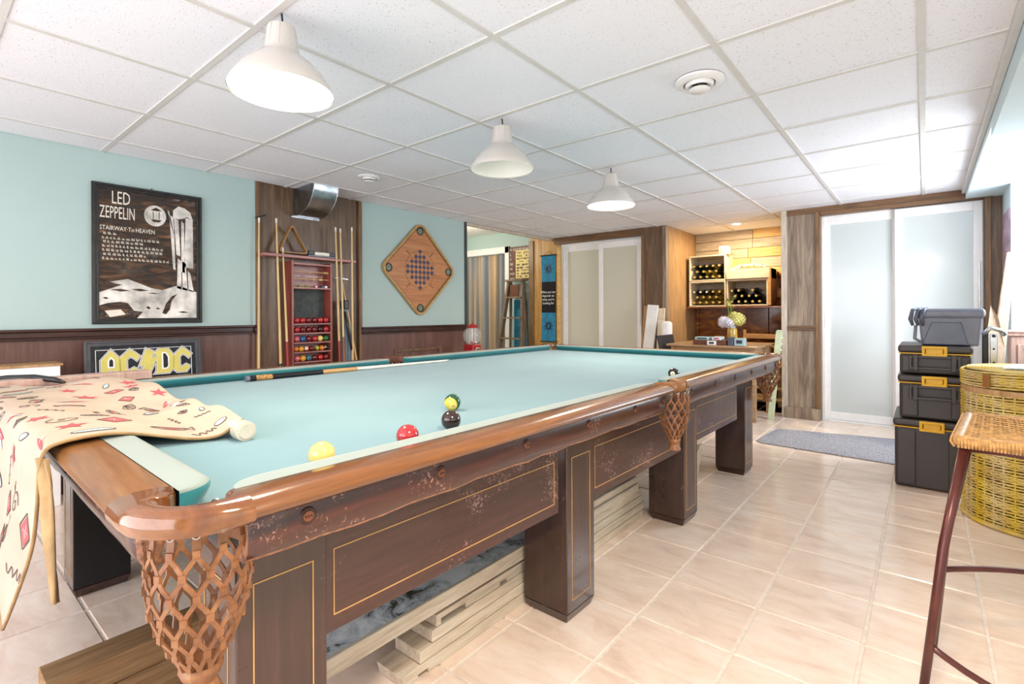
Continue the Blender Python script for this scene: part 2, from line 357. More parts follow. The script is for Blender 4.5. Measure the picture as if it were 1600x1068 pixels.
def wloc(o):
    v = Vector((0, 0, 0))
    while o is not None: v += Vector(o.location); o = o.parent
    return v
def build(mb, name, mats, parent=None, world=False, smooth=False, bevel=0, seg=2, origin=None, sub=0, solid=0):
    """links ONE mesh object. world=True: the builder's vertices are world coordinates"""
    if not isinstance(mats, (list, tuple)): mats = [mats]
    if parent is None and origin is None:
        xs = [v[0] for v in mb.v]; ys = [v[1] for v in mb.v]; zs = [v[2] for v in mb.v]
        origin = ((min(xs) + max(xs)) / 2, (min(ys) + max(ys)) / 2, min(zs))
    off = Vector(origin) if parent is None else (wloc(parent) if world else Vector((0, 0, 0)))
    me = bpy.data.meshes.new(name)
    me.from_pydata([(v[0] - off.x, v[1] - off.y, v[2] - off.z) for v in mb.v], [], mb.f)
    for m in mats: me.materials.append(m)
    if max(mb.mi, default=0) > 0: me.polygons.foreach_set('material_index', mb.mi)
    if smooth:
        me.polygons.foreach_set('use_smooth', [True] * len(me.polygons))
    bm = bmesh.new(); bm.from_mesh(me); bmesh.ops.recalc_face_normals(bm, faces=bm.faces)
    if smooth is True:
        for e in bm.edges:
            if len(e.link_faces) == 2 and e.calc_face_angle(0) > .75: e.smooth = False
    bm.to_mesh(me); bm.free()
    o = bpy.data.objects.new(name, me); COL.objects.link(o)
    if parent is None: o.location = off
    else: o.parent = parent
    if solid:
        md = o.modifiers.new('solid', 'SOLIDIFY'); md.thickness = solid; md.offset = 0
    if bevel:
        md = o.modifiers.new('bevel', 'BEVEL'); md.width = bevel; md.segments = seg; md.limit_method = 'ANGLE'; md.angle_limit = .6
        if hasattr(md, 'harden_normals'): md.harden_normals = False
    if sub:
        md = o.modifiers.new('sub', 'SUBSURF'); md.levels = sub; md.render_levels = sub
    return o
def tag(o, label, cat, group=None, kind=None):
    o['label'] = label; o['category'] = cat
    if group: o['group'] = group
    if kind: o['kind'] = kind
    return o
def thing(name, label, cat, loc=(0, 0, 0), rz=0, group=None):
    o = bpy.data.objects.new(name, None); o.empty_display_size = .05; COL.objects.link(o); o.location = loc; o.rotation_euler = (0, 0, rz)
    return tag(o, label, cat, group)
def struct(o): o['kind'] = 'structure'; return o
def dup(root, loc, label=None, rz=None, group=None):
    r = root.copy(); COL.objects.link(r); r.location = loc
    if rz is not None: r.rotation_euler = (0, 0, rz)
    if label: r['label'] = label
    if group: r['group'] = group
    for ch in list(root.children):
        c = ch.copy(); COL.objects.link(c); c.parent = r
        for g in ch.children:
            d = g.copy(); COL.objects.link(d); d.parent = c
    return r
X, Y, Z = Vector((1, 0, 0)), Vector((0, 1, 0)), Vector((0, 0, 1))

# ================================================================== SETTING
WL = -4.05; YB = 5.82; CZ = 2.12; XR = .82
# ---- floor
fl = struct(build(M().box(-6.6, XR, -1.9, 7.0, -.06, -.004), 'floor', MT['grout'], origin=(0, 0, 0)))
PX, PY = .3175, .309
tm = M(); hx, hy = PX / 2 - .0035, PY / 2 - .0035
tm.add([(-hx, -hy, -.006), (hx, -hy, -.006), (hx, hy, -.006), (-hx, hy, -.006), (-hx + .004, -hy + .004, 0), (hx - .004, -hy + .004, 0), (hx - .004, hy - .004, 0), (-hx + .004, hy - .004, 0)],
       [(0, 1, 5, 4), (1, 2, 6, 5), (2, 3, 7, 6), (3, 0, 4, 7), (4, 5, 6, 7)])
t0 = None; rest = M(); cnt = 0
for j in range(-12, 15):
    for i in range(-13, 3):
        cx, cy = -.16 + PX * (i + .5), 1.98 + PY * (j + .5)
        if cx > XR or cy < -1.8 or cx < -4.05: continue
        # parts: the tiles in view; the rest joined
        vis = cy > .25 and cnt < 296
        if cy > YB: vis = False
        if vis:
            if t0 is None: t0 = build(tm, 'tile', MT['tile'], fl); o = t0
            else: o = t0.copy(); COL.objects.link(o); o.parent = fl
            o.location = (cx, cy, random.uniform(-.0006, .0006)); cnt += 1
        else:
            rest.add([(v[0] + cx, v[1] + cy, v[2]) for v in tm.v], tm.f)
for j in range(13, 17):
    for i in range(-8, -3):
        cx, cy = -.16 + PX * (i + .5), 1.98 + PY * (j + .5)
        if cy > YB + .1: rest.add([(v[0] + cx, v[1] + cy, v[2]) for v in tm.v], tm.f)
o = build(rest, 'tile_field', MT['tile'], fl); o['kind'] = 'stuff'
# ---- ceiling: tiles and grid
cl = struct(build(M().box(WL, .27, -1.9, 6.9, CZ + .02, CZ + .06), 'ceiling', MT['white_paint'], origin=(0, 0, CZ)))
GX = [-1.873 + .622 * k for k in range(-4, 4)]; GY = [2.016 + .595 * k for k in range(-7, 9)]
GX = [WL] + [x for x in GX if WL + .1 < x < .25] + [.255]; GY = [y for y in GY if y > -1.9] + [6.85]
for i in range(len(GX) - 1):
    for j in range(len(GY) - 1):
        x0, x1, y0, y1 = GX[i], GX[i + 1], GY[j], GY[j + 1]
        if y0 > YB - .1 and not (-2.7 < (x0 + x1) / 2 < -.9): continue
        m = M(); m.box(-(x1 - x0) / 2 + .006, (x1 - x0) / 2 - .006, -(y1 - y0) / 2 + .006, (y1 - y0) / 2 - .006, 0, .014)
        o = build(m, 'ceiling_tile', MT['ctile'], cl, bevel=.003, seg=1); o.location = ((x0 + x1) / 2, (y0 + y1) / 2, .002)
for x in GX[1:]:
    y1 = 6.85 if -2.5 < x < -1.1 else YB
    o = build(M().box(-.012, .012, -1.9, y1, -.004, .002).box(-.0015, .0015, -1.9, y1, .002, .02), 'ceiling_main_tee', MT['tee'], cl); o.location = (x, 0, 0)
for y in GY[:-1]:
    x0, x1 = (WL, .26) if y < YB else (-2.39, -1.14)
    o = build(M().box(x0, x1, -.012, .012, -.003, .0025), 'ceiling_cross_tee', MT['tee'], cl); o.location = (0, y, 0)
# soffit at the right
struct(build(M().box(.27, XR + .1, 3.62, 7, 2.04, 2.18).box(.27, XR + .1, -1.9, 3.62, 1.99, 2.18), 'trim_1', MT['blue_paint']))
struct(build(M().box(.245, .269, -1.9, YB, 2.085, CZ + .002), 'trim_2', MT['tee'], bevel=.003))
# ---- left wall
wl = struct(build(M().box(WL - .12, WL, -1.9, 1.775, .93, CZ + .05).box(WL - .12, WL, 2.725, 4.10, .90, CZ + .05), 'wall_left', MT['aqua']))
a = M()
for (y0, y1, zt) in ((-1.9, 1.775, .93), (2.725, 4.1, .90)):
    a.box(WL - .12, WL - .004, y0, y1, 0, zt)
build(a, 'wainscot_panel', MT['walnut_dark'], wl, world=True)
for (y0, y1, zc) in ((-1.9, 1.775, .965), (2.725, 4.12, .925)):
    m = M().box(WL - .01, WL + .03, y0, y1, zc + .015, zc + .032).box(WL - .01, WL + .018, y0, y1, zc - .02, zc + .015).box(WL - .01, WL + .026, y0, y1, zc - .034, zc - .02)
    build(m, 'chair_rail', MT['rail_dark'], wl, world=True, bevel=.004)
for (yc, zt, wd) in ((3.41, .725, .62), (1.1, .72, .6), (.3, .72, .6)):
    m = M().frame(wd, .52, .028, (WL - .002, yc, zt - .26), Y, Z, X * .014)
    build(m, 'panel_moulding', MT['walnut'], wl, world=True, bevel=.004)
m = M().box(WL, WL + .018, -1.9, 1.775, 0, .1).box(WL, WL + .018, 2.725, 4.1, 0, .1)
struct(build(m, 'baseboard_left', MT['skirting'], bevel=.004))
# panelled alcove with the cue rack
al = struct(build(M().box(WL - .1, WL - .02, 1.775, 2.725, 0, CZ + .05), 'wall_left_alcove', MT['walnut']))
for y0, y1 in ((1.775, 1.80), (2.70, 2.735)):
    build(M().box(WL - .03, WL + .012, y0, y1, 0, CZ), 'trim_board', MT['trim_brown'], al, world=True, bevel=.003)
build(M().box(WL - .06, WL + .008, 4.085, 4.125, .9, CZ), 'trim_board', flat('dark_grey_corner_strip', '3d4340', .6), al, world=True)
# ---- side room beyond the left wall
struct(build(M().box(-6.6, -6.5, 4.0, 6.05, 0, 2.5).box(-6.6, WL - .12, 3.98, 4.1, 0, 2.5).box(-5.85 - .7, -5.87, 5.93, 6.05, 0, 2.05).box(-4.98, -4.43, 5.93, 6.05, 0, 2.05).box(-6.6, -4.4, 5.93, 6.05, 2.05, 2.5), 'wall_side_room', MT['aqua']))
struct(build(M().box(-6.6, WL, 4.0, 6.05, 2.32, 2.4), 'ceiling_side_room', MT['white_paint']))
struct(build(M().box(WL - .03, WL + .01, 4.12, YB, 2.085, 2.112).box(WL - .02, WL, 4.12, YB, 2.11, 2.34), 'trim_3', [MT['trim_light']]))
m = M().box(-5.95, -5.87, 5.9, 5.96, 0, 2.1).box(-4.98, -4.9, 5.9, 5.96, 0, 2.1).box(-5.95, -4.9, 5.9, 5.96, 2.0, 2.1)
struct(build(m, 'trim_4', MT['white_gloss'], bevel=.004))
struct(build(M().box(-6.5, -4.4, 6.7, 6.8, 0, 2.5), 'wall_beyond', MT['white_paint']))
# ---- back wall (left half), golden panel with the banner, closet one
wb = struct(build(M().box(-4.43, -3.95, YB, YB + .1, 0, CZ + .04), 'wall_back', MT['panel_gold']))
build(M().box(-4.44, -4.36, YB - .02, YB + .01, 0, CZ), 'trim_board', MT['trim_brown'], wb, world=True, bevel=.003)
build(M().box(-4.0, -2.665, YB - .02, YB + .06, 2.03, CZ), 'trim_board', MT['trim_brown_h'], wb, world=True, bevel=.003)
build(M().box(-2.70, -2.665, YB - .022, YB + .06, 0, 2.035), 'trim_board', MT['trim_brown'], wb, world=True, bevel=.003)
build(M().box(-2.665, -2.43, YB, YB + .08, 0, CZ + .03), 'wood_panel', MT['walnut'], wb, world=True)
build(M().box(-2.43, -2.385, YB - .012, YB + .08, 0, CZ), 'corner_trim', MT['grey_panel'], wb, world=True, bevel=.003)
build(M().box(-3.955, -3.90, YB - .015, YB + .03, 0, 1.99), 'yellow_jamb', MT['plank_gold'], wb, world=True)
def sliding_door(name, xs, z0, z1, y, glassmat, warm):
    """xs: left edge, right edge; two overlapping framed leaves"""
    x0, x1 = xs; xm = (x0 + x1) / 2
    root = struct(build(M().box(x0, x1, y + .055, y + .075, z1 - .01, z1 + .05).box(x0 - .0, x0 + .03, y + .05, y + .08, 0, z1).box(x1 - .03, x1, y + .05, y + .08, 0, z1).box(x0, x1, y + .03, y + .09, 0, .012), name, MT['white_gloss'], bevel=.003, origin=(xm, y + .06, 0)))
    for k, (a0, a1, yy) in enumerate(((x0 + .01, xm + .03, y + .06), (xm - .01, x1 - .01, y + .012))):
        w_ = a1 - a0; m = M()
        fr = .06
        m.box(a0, a0 + fr, yy, yy + .035, .015, z1).box(a1 - fr, a1, yy, yy + .035, .015, z1).box(a0 + fr, a1 - fr, yy, yy + .035, z1 - .08, z1).box(a0 + fr, a1 - fr, yy, yy + .035, .015, .09)
        lf = build(m, 'door_leaf', MT['white_gloss'], root, world=True, bevel=.003)
        build(M().box(a0 + fr - .005, a1 - fr + .005, yy + .012, yy + .02, .085, z1 - .075), 'glass_panel', glassmat, lf, world=True)
        hxp = a0 + .012 if k == 0 else a1 - .03
        build(M().box(hxp, hxp + .014, yy - .012, yy + .001, .92, 1.5), 'pull_handle', MT['chrome'] if not warm else MT['white_gloss'], lf, world=True, bevel=.003)
    return root
# closet one
sliding_door('door_1', (-3.90, -2.70), 0, 2.0, YB, MT['frost_warm'], True)
# alcove side wall, back wall with pallet planks
struct(build(M().box(-2.50, -2.39, YB + .08, 6.95, 0, CZ + .04), 'wall_alcove_left', MT['panel_tan']))
wa = struct(build(M().box(-2.5, -1.0, 6.85, 6.95, 0, CZ + .04), 'wall_alcove_back', MT['walnut']))
zs = CZ
k = 0
for hgt in (.115, .12, .12, .13, .12, .12, .13):
    xs = [-2.39, -2.39 + random.uniform(.45, .8), -1.12]
    for a0, a1 in zip(xs[:-1], xs[1:]):
        mt = MT['plank_gold'] if (k in (1, 5, 6, 9)) else MT['plank_grey']
        build(M().box(a0 + .002, a1 - .002, 6.81 + random.uniform(-.004, .004), 6.85, zs - hgt + .004, zs), 'plank', mt, wa, world=True, bevel=.003, seg=1); k += 1
    zs -= hgt
xx = -2.39
for wd in (.05, .45, .4, .4):
    build(M().box(xx + .003, min(xx + wd, -1.12) - .003, 6.80, 6.85, .1, 1.17), 'slab_panel', MT['slab'], wa, world=True, bevel=.004); xx += wd
struct(build(M().box(-1.12, -1.09, YB + .08, 6.95, 0, CZ + .04), 'wall_alcove_right', MT['walnut']))
# ---- back wall right half with closet two
wr = struct(build(M().box(-1.14, -.80, YB, YB + .1, 0, CZ + .04), 'wall_back_right', MT['grey_panel']))
build(M().box(-1.15, -1.10, YB - .03, YB + .1, 0, CZ), 'corner_trim', MT['trim_light'], wr, world=True, bevel=.004)
build(M().box(-.845, -.80, YB - .02, YB + .01, 0, CZ - .05), 'trim_board', MT['trim_brown'], wr, world=True, bevel=.003)
build(M().box(-1.10, .5, YB - .018, YB + .06, 2.065, CZ + .01), 'trim_board', MT['trim_brown_h'], wr, world=True, bevel=.003)
build(M().box(-.80, .44, YB - .03, YB + .06, 2.03, 2.068), 'trim_board', MT['trim_brown_h'], wr, world=True, bevel=.003)
build(M().box(-1.12, -.80, YB - .045, YB, 0, .11), 'plinth', MT['grey_panel'], wr, world=True, bevel=.004)
build(M().box(-1.07, -.845, YB - .03, YB, .895, .935).box(-1.08, -.84, YB - .04, YB, .92, .94), 'chair_rail', MT['trim_brown_h'], wr, world=True, bevel=.003)
build(M().box(.39, .43, YB - .03, YB + .06, 0, 2.035), 'trim_board', MT['trim_brown'], wr, world=True, bevel=.003)
build(M().box(.43, .5, YB, YB + .1, 0, 2.05), 'wood_panel', MT['walnut'], wr, world=True)
sliding_door('door_2', (-.80, .39), 0, 2.02, YB, MT['frost'], False)
# ---- right wall: pier, window, wall
struct(build(M().box(.5, .95, 5.3, 6.0, 0, 2.05), 'wall_right_pier', MT['blue_paint']))
wr2 = struct(build(M().box(XR, XR + .12, -1.9, 3.9, 0, 2.1).box(XR, XR + .12, 3.9, 5.3, 0, 1.0).box(XR, XR + .12, 3.9, 5.3, 1.98, 2.1), 'wall_right', MT['blue_paint']))
wn = struct(build(M().frame(1.3, .96, .05, (XR + .02, 4.6, 1.49), Y, Z, X * .05), 'window_1', MT['white_gloss'], bevel=.004))
build(M().box(XR - .05, XR + .06, 3.88, 5.3, .98, 1.01), 'window_sill', MT['white_gloss'], wn, world=True, bevel=.004)
# ---- wall behind the camera with a wide glazed opening
struct(build(M().box(-4.1, -3.5, -2.0, -1.9, 0, 2.15).box(.3, XR + .1, -2.0, -1.9, 0, 2.15).box(-3.5, .3, -2.0, -1.9, 2.05, 2.15), 'wall_near', MT['white_paint']))
struct(build(M().frame(3.8, 2.05, .06, (-1.6, -1.95, 1.025), X, Z, Y * .05).box(-1.63, -1.57, -1.95, -1.9, 0, 2.05), 'door_3', MT['white_gloss']))

# ================================================================== SNOOKER TABLE
W, L = 1.02, 1.862
TB = thing('billiard_table', 'huge old mahogany billiard table with pale teal cloth and leather net pockets', 'billiard table', (-1.802, 2.085, 0), -.018)
# rail cap section: s from inner (0) to outer (.09)
RP = [(0, .757), (0, .783), (.004, .786), (.03, .787), (.06, .787), (.076, .784), (.087, .776), (.091, .768), (.088, .760), (.078, .754), (.06, .752)]
def rail(p, q, nrm, mat):
    p, q, nr = Vector(p), Vector(q), Vector(nrm); m = M()
    k = 10; g = []
    for i in range(k + 1):
        c = p + (q - p) * i / k; g.append([(c + nr * (s - .09)).to_tuple()[:2] + (z,) for s, z in RP])
    m.grid(g, wrap=True); n = len(RP); m.f.append(tuple(range(n))); m.mi.append(0); m.f.append(tuple(k * n + i for i in range(n))[::-1]); m.mi.append(0)
    return build(m, 'rail_cap', mat, TB, smooth=True)
for sx in (-1, 1):
    for y0, y1 in ((-L + .15, -.075), (.075, L - .15)): rail((sx * W, y0, 0), (sx * W, y1, 0), (sx, 0, 0), MT['rail_wood'])
for sy in (-1, 1): rail((-W + .18, sy * L, 0), (W - .18, sy * L, 0), (0, sy, 0), MT['rail_wood_x'])
# corner castings
def arc(cx, cy, r, a0, a1, n): return [(cx + r * math.cos(math.radians(a0 + (a1 - a0) * i / n)), cy + r * math.sin(math.radians(a0 + (a1 - a0) * i / n))) for i in range(n + 1)]
def resample(P, n):
    d = [0]
    for a, b in zip(P[:-1], P[1:]): d.append(d[-1] + math.dist(a, b))
    out = []
    for i in range(n):
        t = d[-1] * i / (n - 1); k = max(j for j in range(len(d)) if d[j] <= t + 1e-9); k = min(k, len(P) - 2)
        u = (t - d[k]) / max(1e-9, d[k + 1] - d[k]); out.append((P[k][0] + (P[k + 1][0] - P[k][0]) * u, P[k][1] + (P[k + 1][1] - P[k][1]) * u))
    return out
CP = [(0, .752), (0, .781), (.06, .788), (.3, .792), (.6, .792), (.82, .789), (.95, .782), (1.0, .771), (.985, .760), (.90, .752), (.6, .749), (.2, .749)]
outer = [(W + .004, L - .150), (W + .004, L - .143)] + arc(W - .136, L - .136, .14, 0, 90, 12) + [(W - .15, L + .004), (W - .18, L + .004)]
inner = [(W - .092, L - .150), (W - .087, L - .142), (W - .070, L - .13)] + arc(W - .108, L - .108, .058, -20, 110, 10)[0:] + [(W - .13, L - .070), (W - .155, L - .086), (W - .18, L - .092)]
NO, NI = resample(outer, 29), resample(inner, 29)
for sx in (-1, 1):
    for sy in (-1, 1):
        m = M(); g = []
        for a, b in zip(NO, NI): g.append([((b[0] + (a[0] - b[0]) * s) * sx, (b[1] + (a[1] - b[1]) * s) * sy, z) for s, z in CP])
        m.grid(g, wrap=True); n = len(CP); m.f.append(tuple(range(n))); m.mi.append(0); m.f.append(tuple(28 * n + i for i in range(n))[::-1]); m.mi.append(0)
        build(m, 'pocket_surround', MT['casting'], TB, smooth=True)
# middle pocket surrounds
outer = [(W + .002, -.078), (W + .006, -.05)] + arc(W - .045, 0, .058, -60, 60, 8) + [(W + .006, .05), (W + .002, .078)]
inner = [(W - .09, -.078), (W - .085, -.06)] + arc(W - .075, 0, .05, -75, 75, 8) + [(W - .085, .06), (W - .09, .078)]
NO, NI = resample(outer, 21), resample(inner, 21)
for sx in (-1, 1):
    m = M(); g = []
    for a, b in zip(NO, NI): g.append([((b[0] + (a[0] - b[0]) * s) * sx, b[1] + (a[1] - b[1]) * s, z + .002) for s, z in CP])
    m.grid(g, wrap=True); n = len(CP); m.f.append(tuple(range(n))); m.mi.append(0); m.f.append(tuple(20 * n + i for i in range(n))[::-1]); m.mi.append(0)
    build(m, 'pocket_surround', MT['leather_dark'] if sx < 0 else MT['strap_brown'], TB, smooth=True)
# cushions
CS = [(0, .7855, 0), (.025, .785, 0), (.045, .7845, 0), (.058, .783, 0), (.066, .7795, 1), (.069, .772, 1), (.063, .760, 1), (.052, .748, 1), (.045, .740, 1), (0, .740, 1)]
def cushion(p, q, nrm):
    p, q, nr = Vector(p), Vector(q), Vector(nrm); Lg = (q - p).length; ts = []
    e = .065; N = 8
    for i in range(N + 1): a = PI / 2 * i / N; ts.append((e * (1 - math.cos(a)), math.sin(a) * .97 + .03))
    full = ts + [(Lg * f, 1) for f in (.2, .4, .6, .8)] + [(Lg - t_, s_) for t_, s_ in reversed(ts)]
    m = M(); g = []
    for t_, sc in full:
        c = p + (q - p) / Lg * t_; g.append([(c.x - nr.x * s * sc, c.y - nr.y * s * sc, z) for s, z, k in CS])
    nS = len(CS); vs = [v for r in g for v in r]; b = len(m.v); m.v += vs
    for i in range(len(g) - 1):
        for j in range(nS - 1):
            m.f.append((i * nS + j, i * nS + j + 1, (i + 1) * nS + j + 1, (i + 1) * nS + j)); m.mi.append(CS[j + 1][2] if CS[j][2] == CS[j + 1][2] else 0)
    return build(m, 'cushion', [MT['baize_top'], MT['baize_nose']], TB, smooth='all')
for sx in (-1, 1):
    for y0, y1 in ((-L + .155, -.062), (.062, L - .155)): cushion((sx * (W - .089), y0, 0), (sx * (W - .089), y1, 0), (sx, 0, 0))
for sy in (-1, 1): cushion((-W + .155, sy * (L - .089), 0), (W - .155, sy * (L - .089), 0), (0, sy, 0))
# bed cloth with pocket cut-outs
def bedpoly():
    out = []; hw, hl = W - .088, L - .088; cc, rc = W - .098, .078
    def quarter(sx, sy):
        cx, cy = cc, L - .098; P = []
        dx = hw - cx; ys = cy - math.sqrt(rc * rc - dx * dx); dy = hl - cy; xs_ = cx - math.sqrt(rc * rc - dy * dy)
        a0 = math.atan2(ys - cy, dx); a1 = math.atan2(dy, xs_ - cx) ; a0 += 2 * PI if a0 < 0 else 0
        for i in range(11): a = a0 + (a1 - a0) * i / 10; P.append((sx * (cx + rc * math.cos(a)), sy * (cy + rc * math.sin(a))))
        return P
    def mid(sx):
        cx, rm = W - .035, .072; dx = hw - cx; h = math.sqrt(rm * rm - dx * dx); a0 = math.atan2(-h, dx) + 2 * PI; a1 = math.atan2(h, dx)
        return [(sx * (cx + rm * math.cos(a0 + (a1 - a0) * i / 8)), rm * math.sin(a0 + (a1 - a0) * i / 8)) for i in range(9)]
    out += mid(1) + quarter(1, 1) + quarter(-1, 1)[::-1] + mid(-1)[::-1] + quarter(-1, -1) + quarter(1, -1)[::-1]
    return out
bp = bedpoly()
from mathutils.geometry import tessellate_polygon
bedm = M(); nb = len(bp)
bedm.add([(x, y, z) for z in (.742, .70) for x, y in bp], [(i, (i + 1) % nb, nb + (i + 1) % nb, nb + i) for i in range(nb)])
bedm.add([(x, y, .742) for x, y in bp], [tuple(t_) for t_ in tessellate_polygon([[Vector((x, y, 0)) for x, y in bp]])])
build(bedm, 'bed_cloth', MT['baize'], TB)
build(M().box(-.86, .86, -1.7, 1.7, .66, .699), 'slate_bed', flat('grey_slate', '5a5a5c', .8), TB)
# frieze boards with bolts
FP = [(-.03, .672), (-.03, .75), (0, .752), (.004, .745), (.006, .72), (.004, .695), (-.002, .680), (-.012, .672)]
def frieze(p, q, nrm, bolts):
    p, q, nr = Vector(p), Vector(q), Vector(nrm); m = M(); k = 24; g = []
    for i in range(k + 1):
        c = p + (q - p) * i / k; e = random.uniform(-.0035, .0025)
        g.append([(c.x + nr.x * (s - .035), c.y + nr.y * (s - .035), z + (e if z < .69 else 0)) for s, z in FP])
    n = len(FP); base = 0
    for r in g: m.v += r
    for i in range(k):
        for j in range(n):
            jj = (j + 1) % n
            m.f.append((i * n + j, i * n + jj, (i + 1) * n + jj, (i + 1) * n + j)); m.mi.append(1 if j in (6,) else 0)
    m.f.append(tuple(range(n))); m.mi.append(1); m.f.append(tuple(k * n + i for i in range(n))[::-1]); m.mi.append(1)
    o = build(m, 'frieze_board', [MT['frieze'], MT['raw_edge']], TB, smooth='all')
    d = (q - p).normalized()
    for b in bolts:
        c = p + d * b + nr * (-.03)
        c.z = .726
        mm = M()
        # washer ring, cap disc and two spanner holes
        def disc(r0, r1, h0, h1, mi, cc=c):
            ring0 = [cc + (d * math.cos(a) + Z * math.sin(a)) * r0 + nr * h0 for a in [2 * PI * i / 14 for i in range(14)]]
            ring1 = [cc + (d * math.cos(a) + Z * math.sin(a)) * r1 + nr * h1 for a in [2 * PI * i / 14 for i in range(14)]]
            mm.add(ring0 + ring1, [(i, (i + 1) % 14, 14 + (i + 1) % 14, 14 + i) for i in range(14)] + [tuple(range(14, 28))], mi)
        disc(.0165, .0135, 0, .0035, 0); disc(.0105, .0095, .003, .0055, 1)
        for s in (-1, 0, 1): disc(.0016, .0015, .0055, .0066, 2, c + d * .0052 * s)
        build(mm, 'rail_bolt', [MT['raw_edge'], flat('bronze_bolt', 'b0785a', .35, .4), MT['ink_black']] if not BOLTM else BOLTM, o)
BOLTM = None
BOLTM = [flat('dark_bolt_rim', '3a2018', .5), flat('bronze_bolt', '8a5740', .3, .7), MT['ink_black']]
for sx in (-1, 1):
    frieze((sx * W, -L + .15, 0), (sx * W, -.10, 0), (sx, 0, 0), [.10, .41, .715, 1.03, 1.35, 1.60])
    frieze((sx * W, .08, 0), (sx * W, L - .15, 0), (sx, 0, 0), [.10, .42, .73, 1.04, 1.35, 1.60])
for sy in (-1, 1): frieze((-W + .15, sy * L, 0), (W - .15, sy * L, 0), (0, sy, 0), [.2, .55, .85, 1.15, 1.5])
# legs and aprons
def rectframe(x, y0, y1, z0, z1, sx): return M().frame(y1 - y0, z1 - z0, .0025, (x, (y0 + y1) / 2, (z0 + z1) / 2), Y, Z, X * sx * .0012)
LEGY = ((-1.68, -1.50), (-.61, -.43), (.43, .61), (1.46, 1.64))
for sx in (-1, 1):
    xo = .856
    for (y0, y1) in LEGY:
        m = M(); xs_ = (xo - .19, xo) if sx > 0 else (-xo, -xo + .19)
        m.box(xs_[0], xs_[1], y0, y1, .035, .672)
        ch = .012
        m.add([(xs_[0] + ch, y0 + ch, 0), (xs_[1] - ch, y0 + ch, 0), (xs_[1] - ch, y1 - ch, 0), (xs_[0] + ch, y1 - ch, 0), (xs_[0], y0, .035), (xs_[1], y0, .035), (xs_[1], y1, .035), (xs_[0], y1, .035)],
              [(3, 2, 1, 0), (0, 1, 5, 4), (1, 2, 6, 5), (2, 3, 7, 6), (3, 0, 4, 7)])
        m.mi[5 if sx < 0 else 4] = 1; lg = build(m, 'leg', [MT['cab_leg'], MT['black']], TB, bevel=.003, seg=1)
        build(rectframe(sx * xo, y0 + .03, y1 - .03, .075, .575, sx), 'inlay_line', MT['inlay'], lg)
        if y0 < -1.6: build(M().frame(.12, .5, .0025, (sx * (xo - .095), y0, .325), X, Z, -Y * .0012), 'inlay_line', MT['inlay'], lg)
    for (y0, y1, zb) in ((-1.50, -.645, .400), (-.43, .425, .385), (.61, 1.33, .395)):
        xi = .846
        m = M().box(min(sx * xi, sx * (xi - .022)), max(sx * xi, sx * (xi - .022)), y0 + .001, y1, zb, .68)
        ap = build(m, 'apron_panel', MT['cab'], TB, bevel=.002, seg=1)
        build(rectframe(sx * xi, y0 + .02, y1 - .025, zb + .035, .578, sx), 'inlay_line', MT['inlay'], ap)
for sy in (-1, 1):
    build(M().box(-.72, .72, sy * 1.60 - .012, sy * 1.60 + .012, .52, .68), 'end_apron', MT['cab'], TB, bevel=.002, seg=1)
# net pockets
def net_mesh(rt, h, n=12, rows=7, wd=.0105, th=.0026):
    m = M(); prof = [(0, 1.0), (.15, 1.05), (.35, 1.08), (.55, 1.02), (.72, .86), (.86, .64), (1, .42)]
    def R(t):
        for (a, ra), (b, rb) in zip(prof[:-1], prof[1:]):
            if t <= b: return rt * (ra + (rb - ra) * (t - a) / (b - a))
        return rt * prof[-1][1]
    def P(a, t, o=0): r = R(t) + o; return Vector((r * math.cos(a), r * math.sin(a), -h * t))
    def ribbon(pts, angs):
        nonlocal wd
        g = []
        for i, (p, a) in enumerate(zip(pts, angs)):
            d = (pts[min(i + 1, len(pts) - 1)] - pts[max(i - 1, 0)]).normalized(); nr = Vector((math.cos(a), math.sin(a), 0)); sd = d.cross(nr).normalized(); nr = sd.cross(d).normalized()
            g.append([p + sd * wd / 2 + nr * th / 2, p + sd * wd / 2 - nr * th / 2, p - sd * wd / 2 - nr * th / 2, p - sd * wd / 2 + nr * th / 2])
        m.grid(g, wrap=True)
    T = [0, .13] + [.13 + (.87) * (i + 1) / rows for i in range(rows)]
    for k in range(n):
        a = 2 * PI * k / n; wd_ = wd; wd = wd * 1.7; ribbon([P(a, 0), P(a, .065), P(a, .13)], [a] * 3); wd = wd_
        p = P(a, .012, .002); nr = Vector((math.cos(a), math.sin(a), 0)); sd = Vector((-math.sin(a), math.cos(a), 0))
        ring = [p + (sd * math.cos(x) + Z * math.sin(x)) * .0055 + nr * .001 for x in [2 * PI * i / 10 for i in range(10)]]; m.tube(ring, .0014, 6, 1, closed=True)
    for r in range(rows):
        t0_, t1_ = T[r + 1], T[r + 2]
        for k in range(n):
            a0 = 2 * PI * (k + .5 * (r % 2)) / n
            for s in (-1, 1):
                a1 = a0 + s * PI / n; pts = []; an = []
                for i in range(7):
                    u = i / 6; e = u * u * (3 - 2 * u); a = a0 + (a1 - a0) * (e * .9 + u * .1); pts.append(P(a, t0_ + (t1_ - t0_) * u, random.uniform(-.0006, .0006))); an.append(a)
                ribbon(pts, an)
            if True: # thong wrapped round each crossing
                p = P(a0, t0_, .0012); nr = Vector((math.cos(a0), math.sin(a0), 0))
                m.bar(p + Z * .0055, p - Z * .0055, wd * 1.5, th * 1.8, up=nr)
    r = R(1); m.lathe([(r * 1.02, -h), (r * 1.12, -h - .008), (r * .95, -h - .02), (r * .75, -h - .03), (r * 1.1, -h - .055), (r * .9, -h - .055), (r * .3, -h - .04)], n=14)
    return m
nm = net_mesh(.070, .235, n=13, rows=6, wd=.0068, th=.0028)
nets = []
mesh_mats = [MT['leather'], MT['chrome']]
